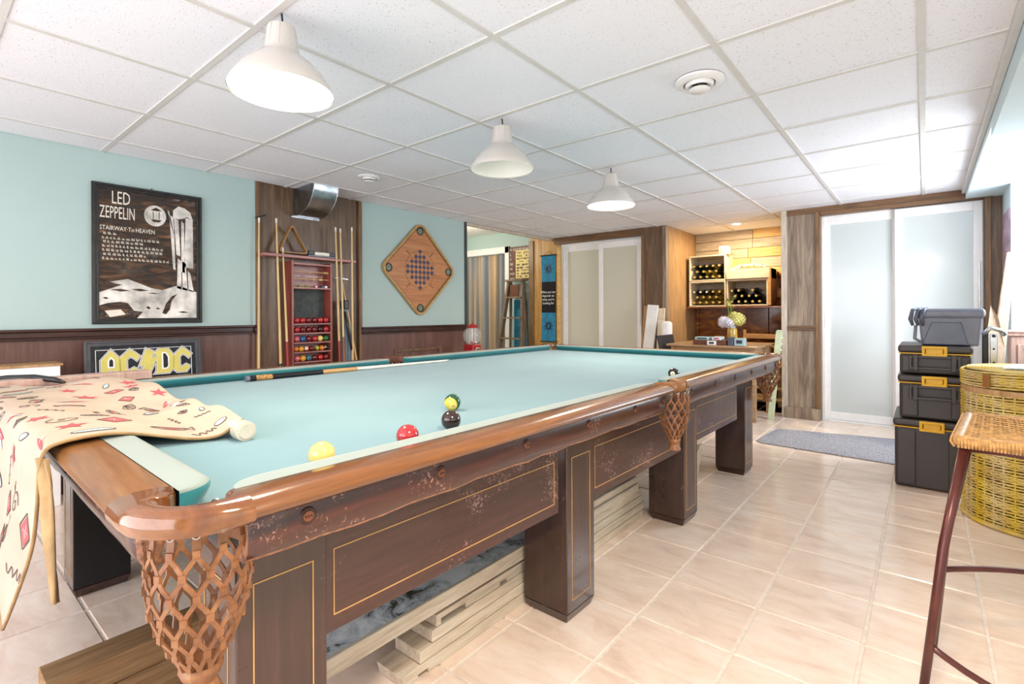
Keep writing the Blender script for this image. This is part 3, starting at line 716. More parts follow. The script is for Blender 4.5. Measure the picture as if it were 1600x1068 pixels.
for (x, y) in ((W - .100, -L + .105), (W - .100, L - .105), (-W + .100, -L + .105), (-W + .100, L - .105), (W - .035, 0), (-W + .035, 0)):
    if not nets: o = build(nm, 'net_pocket', mesh_mats, TB)
    else: o = nets[0].copy(); COL.objects.link(o); o.parent = TB
    o.location = (x, y, .752); nets.append(o)
    if abs(y) < .1: o.scale = (.80, .85, .84); o.location.z = .75
    else: o.rotation_euler.z = .1
# leather flaps and torn strip behind the near net
m = M().add([(W - .16, -L + .16, .742), (W - .06, -L + .18, .742), (W - .07, -L + .175, .69), (W - .15, -L + .165, .685)], [(0, 1, 2, 3)])
build(m, 'torn_leather_flap', MT['leather'], TB, solid=.003)
# ---- balls on the cloth
def ballmat(name, c): t = NT(name, .08); t.col(c); t.b.inputs['Coat Weight'].default_value = .8; return t.m
def stripeball(name, c1, c2, thr=.55):
    t = NT(name, .08); t.b.inputs['Coat Weight'].default_value = .8
    v = t.n('ShaderNodeTexCoord').outputs['Object']; sp = t.n('ShaderNodeSeparateXYZ'); t.l(v, sp.inputs[0])
    ab = t.n('ShaderNodeMath', _operation='ABSOLUTE'); t.l(sp.outputs[0], ab.inputs[0])
    f = t.n('ShaderNodeMath', _operation='GREATER_THAN'); t.l(ab.outputs[0], f.inputs[0]); f.inputs[1].default_value = thr * .0286
    t.col(t.mix(f.outputs[0], c1, c2)); return t.m
BM = {k: ballmat(k + '_ball', c) for k, c in dict(yellow='e9cd74', red='b3262a', black='14100e', brown='2c120c', pink='d0606a', blue='1d5f9c', green='1c6b34', darkred='6e1418', orange='dd7a1e', amber='e0a020', teal='2a6f80', cream='e8ddbd').items()}
BM['green_stripe'] = stripeball('green_striped_ball', '174a2e', 'e0c53c'); BM['red_stripe'] = stripeball('red_striped_ball', 'b3302a', 'e8d9b0')
BM['yellow_stripe'] = stripeball('yellow_striped_ball', 'c9b53a', '5d7a2c'); BM['dark_stripe'] = stripeball('dark_striped_ball', '1a1c22', 'd9cf8a')
def pool_ball(loc, mat, label, group, r=.0286, rot=(0, 0, 0), disc=False, n=(28, 18)):
    root = thing('billiard_ball', label, 'ball', (loc[0], loc[1], loc[2] - r), 0, group) if disc else None
    m = M().ball((0, 0, 0), r, *n)
    if not disc:
        o = build(m, 'billiard_ball', BM[mat], origin=(0, 0, 0), smooth='all'); o.location = loc; o.rotation_euler = rot; return tag(o, label, 'ball', group)
    o = build(m, 'ball_body', BM[mat], root, smooth='all'); o.location = (0, 0, r); o.rotation_euler = rot
    # number spot facing the camera side
    d = Vector(disc).normalized(); a = d.cross(Z).normalized(); b = a.cross(d)
    mm = M(); rr = .0115
    vs = [d * (r + .0003)]
    for q in (.5, 1):
        for i in range(16):
            an = 2 * PI * i / 16; p = d * math.sqrt(r * r - (rr * q) ** 2) + (a * math.cos(an) + b * math.sin(an)) * rr * q; vs.append(p.normalized() * (r + .0003))
    fs = [(0, 1 + i, 1 + (i + 1) % 16) for i in range(16)] + [(1 + i, 17 + i, 17 + (i + 1) % 16, 1 + (i + 1) % 16) for i in range(16)]
    mm.add(vs, fs); mm.text('8' if mat == 'black' else '14', d * (r + .0007) - b * .004, -a, b, .011, (0, 0, 0), 1, align='CENTER')
    s = build(mm, 'number_spot', [BM['cream'] if mat == 'black' else BM['yellow'], MT['ink_black']], root); s.location = (0, 0, r)
    return root
G = 'loose balls on the table cloth'
pool_ball((-1.030, .592, .7706), 'yellow', 'plain yellow ball nearest the camera beside the long cushion', G)
pool_ball((-1.015, .818, .7706), 'red', 'red ball half hidden behind the long cushion, between yellow and dark balls', G)
pool_ball((-1.065, 1.017, .7706), 'brown', 'dark maroon-black ball in front of the green and yellow ball', G)
pool_ball((-1.276, 1.226, .7706), 'green_stripe', 'green striped ball with yellow side on the teal cloth', G, rot=(0, .25, -1.15), disc=(.62, -.55, -.25))
pool_ball((-.985, 2.49, .7706), 'black', 'black ball with pale number spot beside the middle pocket', G, disc=(.15, -1, .1))
# ---- cue lying on the table
q = thing('pool_cue', 'two-piece pool cue lying on the cloth along the far long cushion', 'cue', (-2.62, 1.15, .742))
A, B = Vector((-2.625, 1.10, .757)), Vector((-2.605, 2.47, .749))
def seg(f0, f1, r0, r1, name, mt):
    m = M().tube([A.lerp(B, f0), A.lerp(B, f1)], [r0, r1], 12); build(m, name, mt, q, world=True, smooth=True)
seg(0, .012, .0155, .0155, 'rubber_bumper', MT['grey_tub']); seg(.012, .035, .0148, .0148, 'butt_end', MT['black']); seg(.035, .095, .0148, .0145, 'cork_band', MT['cork'])
seg(.095, .30, .0145, .013, 'black_wrap', MT['black']); seg(.30, .46, .013, .0115, 'forearm', MT['cue_pale_y']); seg(.46, .485, .0125, .0125, 'joint_ring', MT['foil_white']); seg(.485, .985, .0105, .0065, 'shaft', MT['cue_tip']); seg(.985, 1, .0065, .0062, 'cue_tip', MT['ink_aqua'])
# ---- plank on the left rail and white box behind
tag(build(M().box(-2.835, -2.745, .10, .74, .789, .825), 'wood_plank', MT['pinkish'], bevel=.003), 'pale pinkish plank lying along the far edge of the table, left end', 'plank')
wbx = thing('white_shelf_box', 'plain white box-like unit with wooden top edge against the wainscot at far left', 'box', (-3.85, .2, 0))
build(M().box(-3.99, -3.8, -.3, .585, 0, .795), 'body', MT['white_gloss'], wbx, world=True, bevel=.004)
build(M().box(-4.0, -3.79, -.31, .595, .795, .808), 'top', MT['panel_tan'], wbx, world=True, bevel=.002)

# ---- towel draped over the near left end
def lerp(a, b, t): return a + (b - a) * t
RB = [(-1.446, .60, .79), (-1.452, .57, .768), (-1.463, .541, .752), (-1.487, .488, .752), (-1.52, .40, .775), (-1.50, .32, .797), (-1.47, .225, .799), (-1.450, .192, .775), (-1.437, .185, .68), (-1.470, .185, .58), (-1.604, .185, .448), (-1.809, .185, .287)]
LB = [(-2.75, .36, .800), (-2.75, .34, .805), (-2.75, .32, .805), (-2.75, .30, .80), (-2.75, .28, .80), (-2.75, .25, .797), (-2.75, .21, .797), (-2.75, .192, .775), (-2.75, .185, .68), (-2.75, .18, .57), (-2.75, .18, .46), (-2.75, .18, .38)]
FAR = [(0, .60), (.2, .61), (.42, .635), (.79, .61), (.92, .52), (1, .36)]
def cr_(P, t):
    n = len(P) - 1; i = min(int(t * n), n - 1); u = t * n - i
    p0, p1, p2, p3 = [Vector(P[max(0, min(n, i + k))]) for k in (-1, 0, 1, 2)]
    return .5 * ((2 * p1) + (-p0 + p2) * u + (2 * p0 - 5 * p1 + 4 * p2 - p3) * u * u + (-p0 + 3 * p1 - 3 * p2 + p3) * u ** 3)
def TS(u, v):
    """u 0..1 right to left, v 0..1 far edge to hanging hem"""
    a, b = cr_(RB, v), cr_(LB, v); p = a.lerp(b, u)
    top = max(0, 1 - v / .5)
    # far edge bulges away across the bed
    yb = 0
    for (t0_, y0_), (t1_, y1_) in zip(FAR[:-1], FAR[1:]):
        if t0_ <= u <= t1_: yb = y0_ + (y1_ - y0_) * (u - t0_) / (t1_ - t0_)
    p.y += (yb - lerp(.60, .36, u)) * top
    p.z += (.016 * math.sin(u * 9 + 1) + .010 * math.sin(u * 23 + v * 9) * min(1, u * 4)) * min(1, top * 1.5) * min(1, u * 5 + .2) + .008 * min(1, u * 6)
    hang = max(0, (v - .6) / .4)
    p.y += hang * (.018 * math.sin(u * 17 + .6 + v * 3) + .008 * math.sin(u * 41))- hang * .012
    if hang > 0: p.z -= hang * hang * (.10 * math.sin(min(u, .35) / .35 * PI) * -1 + .0)
    p.x += hang * .01 * math.sin(v * 20)
    return p
TW = thing('printed_towel', 'cream beach-print cloth draped over the near left end of the table', 'cloth', (-2.0, .17, .35))
NU, NV = 90, 90
build(M().grid([[TS(i / NU, j / NV) for j in range(NV + 1)] for i in range(NU + 1)]), 'fabric', [MT['towel']], TW, world=True, smooth='all', solid=.004)
# stitched hem along the right and hanging edges
build(M().tube([TS(.002, j / 60) for j in range(61)], .004, 6), 'hem', MT['towel_back'], TW, world=True, smooth='all')
build(M().tube([TS(j / 60, 1.0) for j in range(61)], .004, 6), 'hem', MT['towel_back'], TW, world=True, smooth='all')
# back layer strip hanging behind the front fold
g = []
for i in range(7):
    row = []
    for j in range(16):
        t_ = j / 15; u = i / 6
        xl, xr = lerp(-1.47, -1.361, t_ ** .8), lerp(-1.43, -1.284, t_ ** 1.3); row.append((lerp(xr, xl, u) + .006 * math.sin(t_ * 9), (.194 + .008 * math.sin(u * 5 + t_ * 4)), .775 - (.245 + .03 * u) * t_))
    g.append(row)
build(M().grid(g), 'back_layer', MT['towel_back'], TW, world=True, smooth='all', solid=.004)
# printed motifs lying on the surface
def TN(u, v):
    a = TS(min(1, u + .004), v) - TS(max(0, u - .004), v); b = TS(u, min(1, v + .004)) - TS(u, max(0, v - .004)); n = a.cross(b).normalized(); return n
def SIDE(n): return n if (n.z + (-n.y) * .6 + .0) > 0 else -n
UW, VH = 1.45, .95
def motif(m, poly, u0, v0, size, rot, mi):
    c, s = math.cos(rot), math.sin(rot); pts = []
    for x, y in poly:
        u = u0 + (x * c - y * s) * size / UW; v = v0 + (x * s + y * c) * size / VH
        u = max(.004, min(.99, u)); v = max(.006, min(.99, v)); pts.append(TS(u, v) + SIDE(TN(u, v)) * .0034)
    k = len(pts); ctr = sum(pts, Vector()) / k
    u = u0; v = v0; ctr = TS(max(.004, min(.99, u)), max(.006, min(.99, v))) + SIDE(TN(u, v)) * .0036
    m.add(pts + [ctr], [(i, (i + 1) % k, k) for i in range(k)], mi)
def line(m, pts2, u0, v0, size, rot, mi, wd=.0022):
    c, s = math.cos(rot), math.sin(rot); P = []
    for x, y in pts2:
        u = max(.004, min(.99, u0 + (x * c - y * s) * size / UW)); v = max(.006, min(.99, v0 + (x * s + y * c) * size / VH)); P.append((TS(u, v) + SIDE(TN(u, v)) * .0035, SIDE(TN(u, v))))
    for (p, n), (q_, n2) in zip(P[:-1], P[1:]):
        if (q_ - p).length > 1e-4: m.bar(p, q_, wd, .0008, up=n, mi=mi)
star = [(math.cos(PI * k / 5) * (1 if k % 2 == 0 else .38), math.sin(PI * k / 5) * (1 if k % 2 == 0 else .38)) for k in range(10)]
fish = [(math.cos(a) * 1.2, math.sin(a) * .4) for a in [2 * PI * i / 16 for i in range(16)]]
leafp = [(-1.4, 0), (-.7, .28), (0, .34), (.8, .2), (1.4, -.05), (.6, -.2), (-.5, -.16)]
shell = [(0, 0)] + [(math.cos(a), math.sin(a) * .9) for a in [math.radians(200 + 140 * i / 10) for i in range(11)]]
shell_l = shell + [(0, 0)]
for i in (3, 5, 7, 9): shell_l += [shell[i], (0, 0)]
sq = [(-1, -.75), (1, -.75), (1, .75), (-1, .75)]
rr = random.Random(3)
spots = []
for _ in range(900):
    u, v = rr.uniform(.03, .96), rr.uniform(.04, .95)
    if all(math.hypot((u - a) * UW, (v - b) * VH) > .088 for a, b in spots): spots.append((u, v))
for i, (u, v) in enumerate(spots):
    pm = M(); k = i % 8; rot = rr.uniform(0, 6.28); sz = rr.uniform(.028, .042)
    if k == 0: motif(pm, star, u, v, sz * 1.1, rot, 0)
    elif k == 1: motif(pm, leafp, u, v, sz, rot, 0); motif(pm, [(x * .7 + .9, y * .8) for x, y in leafp], u, v, sz * .8, rot + 2.6, 1)
    elif k == 2: line(pm, shell_l, u, v, sz * 1.1, rot, 2)
    elif k == 3: motif(pm, sq, u, v, sz * .7, rot, 0); line(pm, sq + [sq[0]], u, v, sz * .85, rot, 2); line(pm, [(-.5, -.4), (.5, .4), (-.5, .3), (.4, -.4)], u, v, sz * .7, rot, 3)
    elif k == 4: motif(pm, fish, u, v, sz * .8, rot, 1); line(pm, fish + [fish[0]], u, v, sz * .85, rot, 2)
    elif k == 5: line(pm, [(math.cos(a * .7) * (1 - a / 14), math.sin(a * .7) * (1 - a / 14)) for a in range(14)], u, v, sz, rot, 2)
    elif k == 6: line(pm, fish + [fish[0], (-1.7, .5), (-1.7, -.5), fish[8]], u, v, sz * .9, rot, 2); motif(pm, [(x * .5, y * .4) for x, y in leafp], u, v, sz, rot, 0)
    else: line(pm, [(x, .25 * math.sin(x * 9)) for x in [-1.2 + .2 * j for j in range(13)]], u, v, sz * 1.1, rot, 2)
    build(pm, 'printed_motif', [MT['ink_red'], MT['ink_aqua'], MT['ink_grey'], MT['towel']], TW, world=True)
# white cardboard tube in the cloth
tb = thing('cardboard_tube', 'white tube end poking out of the folded cloth on the table', 'tube', (-1.5, .59, .742))
d = Vector((-1, .0, 0)).normalized(); p0 = Vector((-1.255, .545, .774)); p0 = Vector((-1.425, .59, .767))
build(M().tube([p0, p0 + d * .5], .021, 20), 'tube_body', MT['ink_cream'], tb, world=True, smooth=True)
build(M().tube([p0 - d * .020, p0 - d * .018, p0 + d * .018, p0 + d * .022], [.023, .0265, .0265, .024], 24), 'end_cap', MT['cap_cream'], tb, world=True, smooth=True)
build(M().tube([p0 - d * .023, p0 - d * .0195], [.019, .020], 24), 'cap_disc', MT['cap_cream'], tb, world=True, smooth=True)
# dark bent object behind the towel
tag(build(M().tube([(-3.0, .2, .815), (-2.9, .28, .825), (-2.8, .35, .828), (-2.71, .40, .82), (-2.68, .425, .808)], [.006, .012, .013, .011, .006], 10), 'curved_tool', MT['black'], smooth='all'), 'glossy dark curved handle lying at the table edge left of the cloth', 'handle')

# ---- lumber under the table
LG = 'boards stacked beneath the table'
def board(name, x0, x1, y0, y1, z0, z1, mt, label, rot=0):
    o = build(M().box(-(x1 - x0) / 2, (x1 - x0) / 2, -(y1 - y0) / 2, (y1 - y0) / 2, 0, z1 - z0), name, MT[mt], origin=(0, 0, 0), bevel=.002, seg=1)
    o.location = ((x0 + x1) / 2, (y0 + y1) / 2, z0); o.rotation_euler.z = rot
    return tag(o, label, 'board', LG)
board('lumber_board', -1.35, -1.175, .62, 1.58, .155, .19, 'lumber_dark', 'brown board directly under the mouldy white sheet beneath the table')
o = board('painted_sheet', -1.50, -1.173, .62, 1.60, .192, .212, 'mould', 'white painted sheet spotted with black mould on top of the lumber pile')
o = board('lumber_board', -1.172, -1.158, .62, 1.60, .165, .214, 'lumber', 'thin pale batten along the front edge of the mouldy sheet')
for k, (y0, y1, xo) in enumerate(((.92, 2.5, -1.160), (.98, 2.52, -1.162), (1.03, 2.50, -1.165), (1.05, 2.49, -1.168))):
    z0 = .0 + k * .038
    ll = ['lowest board of the lumber pile under the table, on the tiles', 'second board from the floor in the lumber pile under the table', 'third board from the floor in the lumber pile under the table', 'topmost of the four long pale boards in the pile under the table'][k]
    if k == 3:
        m = M().prism([(y0, 0), (y0 + .02, 0), (y0 + .02, .018), (y0 + .13, .018), (y0 + .13, 0), (y0 + .3, 0), (y0 + .3, .012), (y0 + .34, .012), (y0 + .34, 0), (y1, 0), (y1, .036), (y0, .036)], (xo - .09, 0, z0), Y, Z, X * .09)
        o = tag(build(m, 'lumber_board', MT['lumber'], bevel=.001, seg=1), ll, 'board', LG)
    elif k == 0:
        m = M().prism([(y0, 0), (y0 + .05, 0), (y0 + .05, .014), (y0 + .09, .014), (y0 + .09, 0), (y1, 0), (y1, .036), (y0 - .01, .036)], (xo - .12, 0, z0), Y, Z, X * .12)
        tag(build(m, 'lumber_board', MT['lumber'], bevel=.001, seg=1), ll, 'board', LG)
    else: board('lumber_board', xo - .12, xo, y0, y1, z0, z0 + .036, 'lumber', ll)
board('lumber_board', -1.32, -1.16, 1.67, 2.45, .1535, .188, 'lumber', 'wide pale board seen in the middle bay under the table')
board('lumber_board', -1.34, -1.17, 1.9, 2.45, .19, .222, 'lumber', 'short pale board lying on top in the middle bay')
o = board('lumber_board', -1.72, -1.62, .22, 3.0, .13, .20, 'lumber_dark', 'long weathered timber under the near end of the table')
board('lumber_board', -1.72, -1.62, .25, 3.0, .0, .128, 'lumber_dark', 'dark timber base carrying the long weathered timber')
o = build(M().prism([(0, 0), (.24, 0), (.24, .02), (.05, .30), (0, .30)], (0, 0, 0), Y, Z, X * .018), 'offcut_board', MT['lumber'], bevel=.002, seg=1, origin=(0, 0, 0))
o.location = (-1.17, 3.06, 0); o.rotation_euler = (0, .35, 0); tag(o, 'pale board offcut leaning under the table between the far legs', 'board')

# ================================================================== CEILING FITTINGS
def pendant(y, x, lit, label):
    zr = 1.845
    r = thing('pendant_lamp', label, 'lamp', (x, y, zr), 0, 'pearl-white pendant lamps above the table')
    prof = [(.170, 0), (.171, .004), (.160, .028), (.138, .062), (.108, .095), (.076, .122), (.060, .137), (.056, .15), (.050, .19), (.044, .225), (.032, .232), (.008, .235)]
    m = M().lathe(prof, n=48, cap=False)
    build(m, 'shade', [MT['shade']], r, smooth=True)
    m = M().lathe([(a - .0025, b) for a, b in prof[1:-1]], n=48, cap=False); build(m, 'shade_lining', MT['shade_in'], r, smooth=True)
    # fins round the neck
    m = M()
    for k in range(10):
        a = 2 * PI * k / 10; m.bar((math.cos(a) * .057, math.sin(a) * .057, .14), (math.cos(a) * .045, math.sin(a) * .045, .222), .004, .003, up=(math.cos(a), math.sin(a), 0))
    build(m, 'neck_ribs', MT['shade'], r)
    build(M().tube([(0, 0, .233), (.003, .001, .25), (0, 0, CZ - zr - .002)], .0035, 8), 'cord', MT['black'], r, smooth=True)
    build(M().lathe([(.012, .2), (.014, .235), (.006, .242)], n=16), 'cord_grip', MT['black'], r, smooth=True)
    if lit:
        build(M().lathe([(.160, .018), (.155, .016), (.0001, .012)], n=40, cap=False), 'lit_diffuser', MT['lit'], r, smooth=True)
        l = area('pendant_glow', (x, y, zr - .005), (0, 0, 0), .28, .28, 14 if y < 1 else 17, (1, .80, .60)); l.data.shape = 'DISK'
    else:
        build(M().lathe([(.012, .19), (.016, .15), (.028, .12), (.03, .1), (.02, .078), (.0001, .07)], n=20, cap=False), 'bulb', MT['white_gloss'], r, smooth=True)
    return r
pendant(.845, -1.718, True, 'nearest pendant lamp, lit, above the near end of the table')
pendant(2.05, -1.745, False, 'middle pendant lamp, unlit with bare inside showing')
pendant(3.25, -1.743, True, 'farthest pendant lamp, lit, above the far half of the table')
def vent(x, y, label, s=1):
    r = thing('ceiling_diffuser', label, 'vent', (x, y, CZ - .05 * s), 0, 'round white ceiling air diffusers')
    build(M().lathe([(.105 * s, .048 * s), (.104 * s, .04 * s), (.085 * s, .028 * s), (.07 * s, .03 * s), (.066 * s, .045 * s)], n=32, cap=False), 'outer_ring', MT['white_gloss'], r, smooth=True)
    build(M().lathe([(.062 * s, .034 * s), (.056 * s, .018 * s), (.045 * s, .02 * s), (.04 * s, .04 * s)], n=32, cap=False), 'inner_ring', MT['white_gloss'], r, smooth=True)
    build(M().lathe([(.0001, .0), (.04 * s, .002 * s), (.046 * s, .008 * s), (.04 * s, .014 * s), (.0001, .016 * s)], n=28, cap=False), 'centre_cone', MT['white_gloss'], r, smooth=True)
    build(M().lathe([(.066 * s, .047 * s), (.0001, .046 * s)], n=24, cap=False), 'dark_throat', flat('diffuser_throat', '4a4540', .8), r)
    build(M().lathe([(.01, .016 * s), (.01, .046 * s)], n=10), 'stem', MT['chrome'], r)
vent(-.78, 2.285, 'larger round white ceiling diffuser near the right of the ceiling'); vent(-3.26, 2.27, 'small round white ceiling diffuser above the diamond game board', .82)
r = thing('recessed_light', 'small lit recessed ceiling light over the wine alcove', 'light', (-1.72, 6.28, CZ - .006))
build(M().lathe([(.07, .004), (.066, 0), (.052, .001), (.05, .005)], n=28, cap=False), 'trim_ring', MT['white_gloss'], r, smooth=True)
build(M().lathe([(.05, .004), (.0001, .003)], n=24, cap=False), 'lit_lens', MT['lit'], r)
l = area('recessed_glow', (-1.72, 6.28, CZ - .02), (0, 0, 0), .1, .1, 22, (1, .80, .52)); l.data.shape = 'DISK'
# duct
r = thing('metal_duct', 'galvanised rectangular duct elbow above the cue rack', 'duct', (-3.95, 2.2, 1.9))
prof = [(-4.07, 1.90), (-4.0, 1.895)] + [(-4.0 + .27 * math.sin(math.radians(a)), 2.125 - .23 * math.cos(math.radians(a))) for a in range(10, 91, 10)]
g = [[(x, y, z) for x, z in prof] for y in (2.09, 2.30)]
build(M().grid(g), 'curved_sheet', MT['duct'], r, world=True, smooth='all')
pr = [(x, z) for x, z in prof] + [(-4.07, 2.125)]
for y in (2.09, 2.30): build(M().add([(x, y, z) for x, z in pr], [tuple(range(len(pr)))]), 'side_cheek', MT['duct'], r, world=True)
build(M().box(-4.07, -4.06, 2.07, 2.32, 1.885, 1.897).tube([(x, 2.09, z) for x, z in prof], .004, 6).tube([(x, 2.30, z) for x, z in prof], .004, 6), 'seam_flange', MT['chrome'], r, world=True)

# ================================================================== LEFT WALL OBJECTS
# ---- poster one
yc, zc = 1.081, 1.472; PW, PH = .622, .90
r = thing('framed_poster', 'black framed brown poster reading LED ZEPPELIN hung on the aqua wall', 'poster', (WL + .01, yc, zc - PH / 2))
x0 = WL + .004
m = M().frame(PW, PH, .036, (x0, yc, zc), Y, Z, X * .016).frame(PW - .012, PH - .012, .012, (x0 + .016, yc, zc), Y, Z, X * .010).frame(PW - .05, PH - .05, .010, (x0 + .014, yc, zc), Y, Z, X * .005)
build(m, 'frame', MT['frame_black'], r, world=True, bevel=.002)
build(M().box(x0, x0 + .01, yc - PW / 2 + .03, yc + PW / 2 - .03, zc - PH / 2 + .03, zc + PH / 2 - .03), 'print_sheet', MT['poster_brown'], r, world=True)
px = x0 + .0105; y0 = yc - PW / 2 + .036; z1 = zc + PH / 2 - .036; iw, ih = PW - .072, PH - .072
def pp(pts, mi, m, th=.0008): m.prism([(a * iw, -b * ih) for a, b in pts], (px, y0, z1), Y, Z, X * th, mi)
m = M()
# pale ground, ridge and rocks, hooded pillar, round disc: a plain stand-in for the poster's picture
pp([(.0, .80), (.0, .83), (.35, .84), (1, .87), (1, .78), (.84, .74), (.78, .73), (.62, .77), (.5, .755), (.38, .72), (.27, .69), (.2, .70), (.1, .715), (.16, .73), (.22, .735), (.1, .77)], 0, m)
pp([(0, .83), (1, .81), (1, 1), (.0, 1)], 0, m, .0011)
pp([(.0, .90), (.08, .88), (.2, .87), (.27, .88), (.33, .94), (.42, .95), (.36, 1), (.0, 1)], 2, m, .0014)
pp([(.05, .94), (.2, .93), (.25, .97), (.1, .99)], 1, m, .002)
pp([(.66, .88), (.72, .82), (.78, .80), (.72, .86), (.70, .93), (.66, .97), (.62, .96)], 2, m, .0016)
for (a, b, c, d_) in ((.1, .775, .3, .79), (.3, .77, .48, .785), (.46, .80, .6, .803), (.45, .91, .5, .93), (.03, .84, .09, .85), (.55, .92, .6, .93), (.78, .95, .92, .96)): pp([(a, b), ((a + c) / 2, b - .006), (c, (b + d_) / 2), ((a + c) / 2, d_)], 2, m, .0016)
for (a0, a1, b0, b1, t0_, t1_) in ((.70, .745, .74, .765, .14, .60), (.75, .80, .775, .82, .16, .48), (.83, .86, .83, .87, .18, .62), (.88, .96, .86, .965, .14, .58), (.79, .83, .78, .83, .50, .76), (.84, .88, .84, .90, .52, .77), (.90, .93, .91, .97, .60, .78), (.68, .70, .74, .75, .10, .30)):
    pp([(a0, t0_), (a1, t0_ + .02), (b1, t1_), (b0, t1_ - .01)], 0, m)
pp([(.74, .10), (.80, .06), (.87, .07), (.93, .10), (.96, .16), (.88, .15), (.80, .17), (.74, .16)], 0, m)
pp([(.75 + .03 * math.cos(a), .12 + .0 * math.sin(a)) for a in (0, 1, 2)][:3], 2, m) if False else None
pp([(.55 + .115 * math.cos(a), .165 + .085 * math.sin(a)) for a in [2 * PI * i / 28 for i in range(28)]], 0, m)
pp([(.50, .12), (.56, .095), (.62, .12), (.56, .125)], 2, m, .0016); pp([(.50, .195), (.62, .195), (.59, .215), (.53, .215)], 2, m, .0016); pp([(.525, .13), (.532, .13), (.532, .19), (.525, .19)], 2, m, .0016); pp([(.588, .13), (.595, .13), (.595, .19), (.588, .19)], 2, m, .0016)
build(m, 'printed_picture', [MT['ink_snow'], MT['ink_cream'], MT['poster_brown']], r, world=True)
tx = px + .001
def ptxt(s, a, b, size, sx, sp=1.0): build(M().text(s, (tx, y0 + a * iw, z1 - b * ih), Y, Z, size, X * .0006, 0, sx=sx, space=sp), 'lettering', MT['ink_cream'], r, world=True)
ptxt('LED', .115, .107, .118, .50); ptxt('ZEPPELIN', .005, .222, .112, .40); ptxt('STAIRWAY·To·HEAVEN', .005, .315, .040, .72)
m = M()
lines = [(.04, .352, .12), (.03, .385, .56), (.04, .415, .35), (.03, .448, .60), (.03, .48, .58), (.04, .512, .42), (.03, .545, .66)]
rr = random.Random(5)
for a, b, wd in lines:   # hand-lettered verse too small to read: broken strokes
    xx = a
    while xx < a + wd:
        lw = rr.uniform(.018, .035)
        for q_ in range(int(lw / .008)):
            h_ = rr.choice((.012, .018, .02)); aa = xx + q_ * .0085
            m.prism([(aa * iw, -(b - .0) * ih), ((aa + .0045) * iw, -(b) * ih), ((aa + .0045) * iw, -(b - h_) * ih), (aa * iw, -(b - h_) * ih)], (tx, y0, z1), Y, Z, X * .0006)
        m.prism([(xx * iw, -b * ih), ((xx + lw) * iw, -b * ih), ((xx + lw) * iw, -(b - .004) * ih), (xx * iw, -(b - .004) * ih)], (tx, y0, z1), Y, Z, X * .0006)
        xx += lw + .014
o = build(m, 'small_verse', MT['ink_cream'], r, world=True); o['kind'] = 'stuff'
build(M().tube([(WL + .008, yc + .01, zc + PH / 2 - .01), (WL + .012, yc + .01, zc + PH / 2 + .012)], .003, 8), 'nail', MT['black'], r, world=True)
# ---- poster two, leaning
PW2, PH2 = .635, .92; yc = 1.033
r = thing('framed_poster', 'grey-black framed poster with yellow AC/DC letters leaning on the wainscot', 'poster', (-3.93, yc, 0))
tilt = .10; up2 = Vector((-math.sin(tilt), 0, math.cos(tilt))); nx = Vector((math.cos(tilt), 0, math.sin(tilt))); o2 = Vector((-3.885, yc, 0.0))
zc2 = o2 + up2 * (PH2 / 2)
m = M().frame(PW2, PH2, .032, zc2, Y, up2, nx * .018).frame(PW2, PH2, .012, zc2 + nx * .018, Y, up2, nx * .006)
build(m, 'frame', MT['frame_grey'], r, world=True, bevel=.002)
build(M().prism([(-PW2 / 2 + .02, -PH2 / 2 + .02), (PW2 / 2 - .02, -PH2 / 2 + .02), (PW2 / 2 - .02, PH2 / 2 - .02), (-PW2 / 2 + .02, PH2 / 2 - .02)], zc2, Y, up2, nx * .01), 'print_sheet', MT['poster_black'], r, world=True)
po = zc2 + nx * .0105
m = M().frame(PW2 - .11, PH2 - .11, .003, po, Y, up2, nx * .001)
build(m, 'white_border', MT['ink_white'], r, world=True)
A_ = [[(0, 0), (0, .62), (.30, 1), (.60, .62), (.60, 0), (.38, 0), (.38, .25), (.22, .25), (.22, 0)]]
C_ = [(.0, .12), (0, .66), (.34, 1), (.66, .72), (.56, .58), (.46, .68), (.34, .74), (.22, .62), (.22, .26), (.30, .18), (.46, .28), (.60, .20), (.46, 0), (.14, 0)]
D_ = [(0, 0), (.06, .10), (.06, .70), (0, .82), (.16, .98), (.44, .98), (.66, .66), (.66, .22), (.48, 0)]
B_ = [(.28, 1.0), (.56, .86), (.44, .62), (.66, .66), (.30, -.12), (.20, -.02), (.24, .02), (.02, .0), (.22, .34), (.06, .34)]
sc_ = .165; zb = PH2 / 2 - .225
def grow(P, e):
    out = []; n = len(P); area_ = sum(P[i][0] * P[(i + 1) % n][1] - P[(i + 1) % n][0] * P[i][1] for i in range(n)); sg = 1 if area_ > 0 else -1
    for i in range(n):
        a, b, c = Vector(P[i - 1]), Vector(P[i]), Vector(P[(i + 1) % n]); d1 = (b - a).normalized(); d2 = (c - b).normalized()
        n1 = Vector((d1.y, -d1.x)) * sg; n2 = Vector((d2.y, -d2.x)) * sg; nn = (n1 + n2); k = nn.length
        nn = nn / k if k > .2 else n1; out.append(tuple(b + nn * e / max(.5, nn.dot(n1))))
    return out
mo, my = M(), M()
xp = -.235
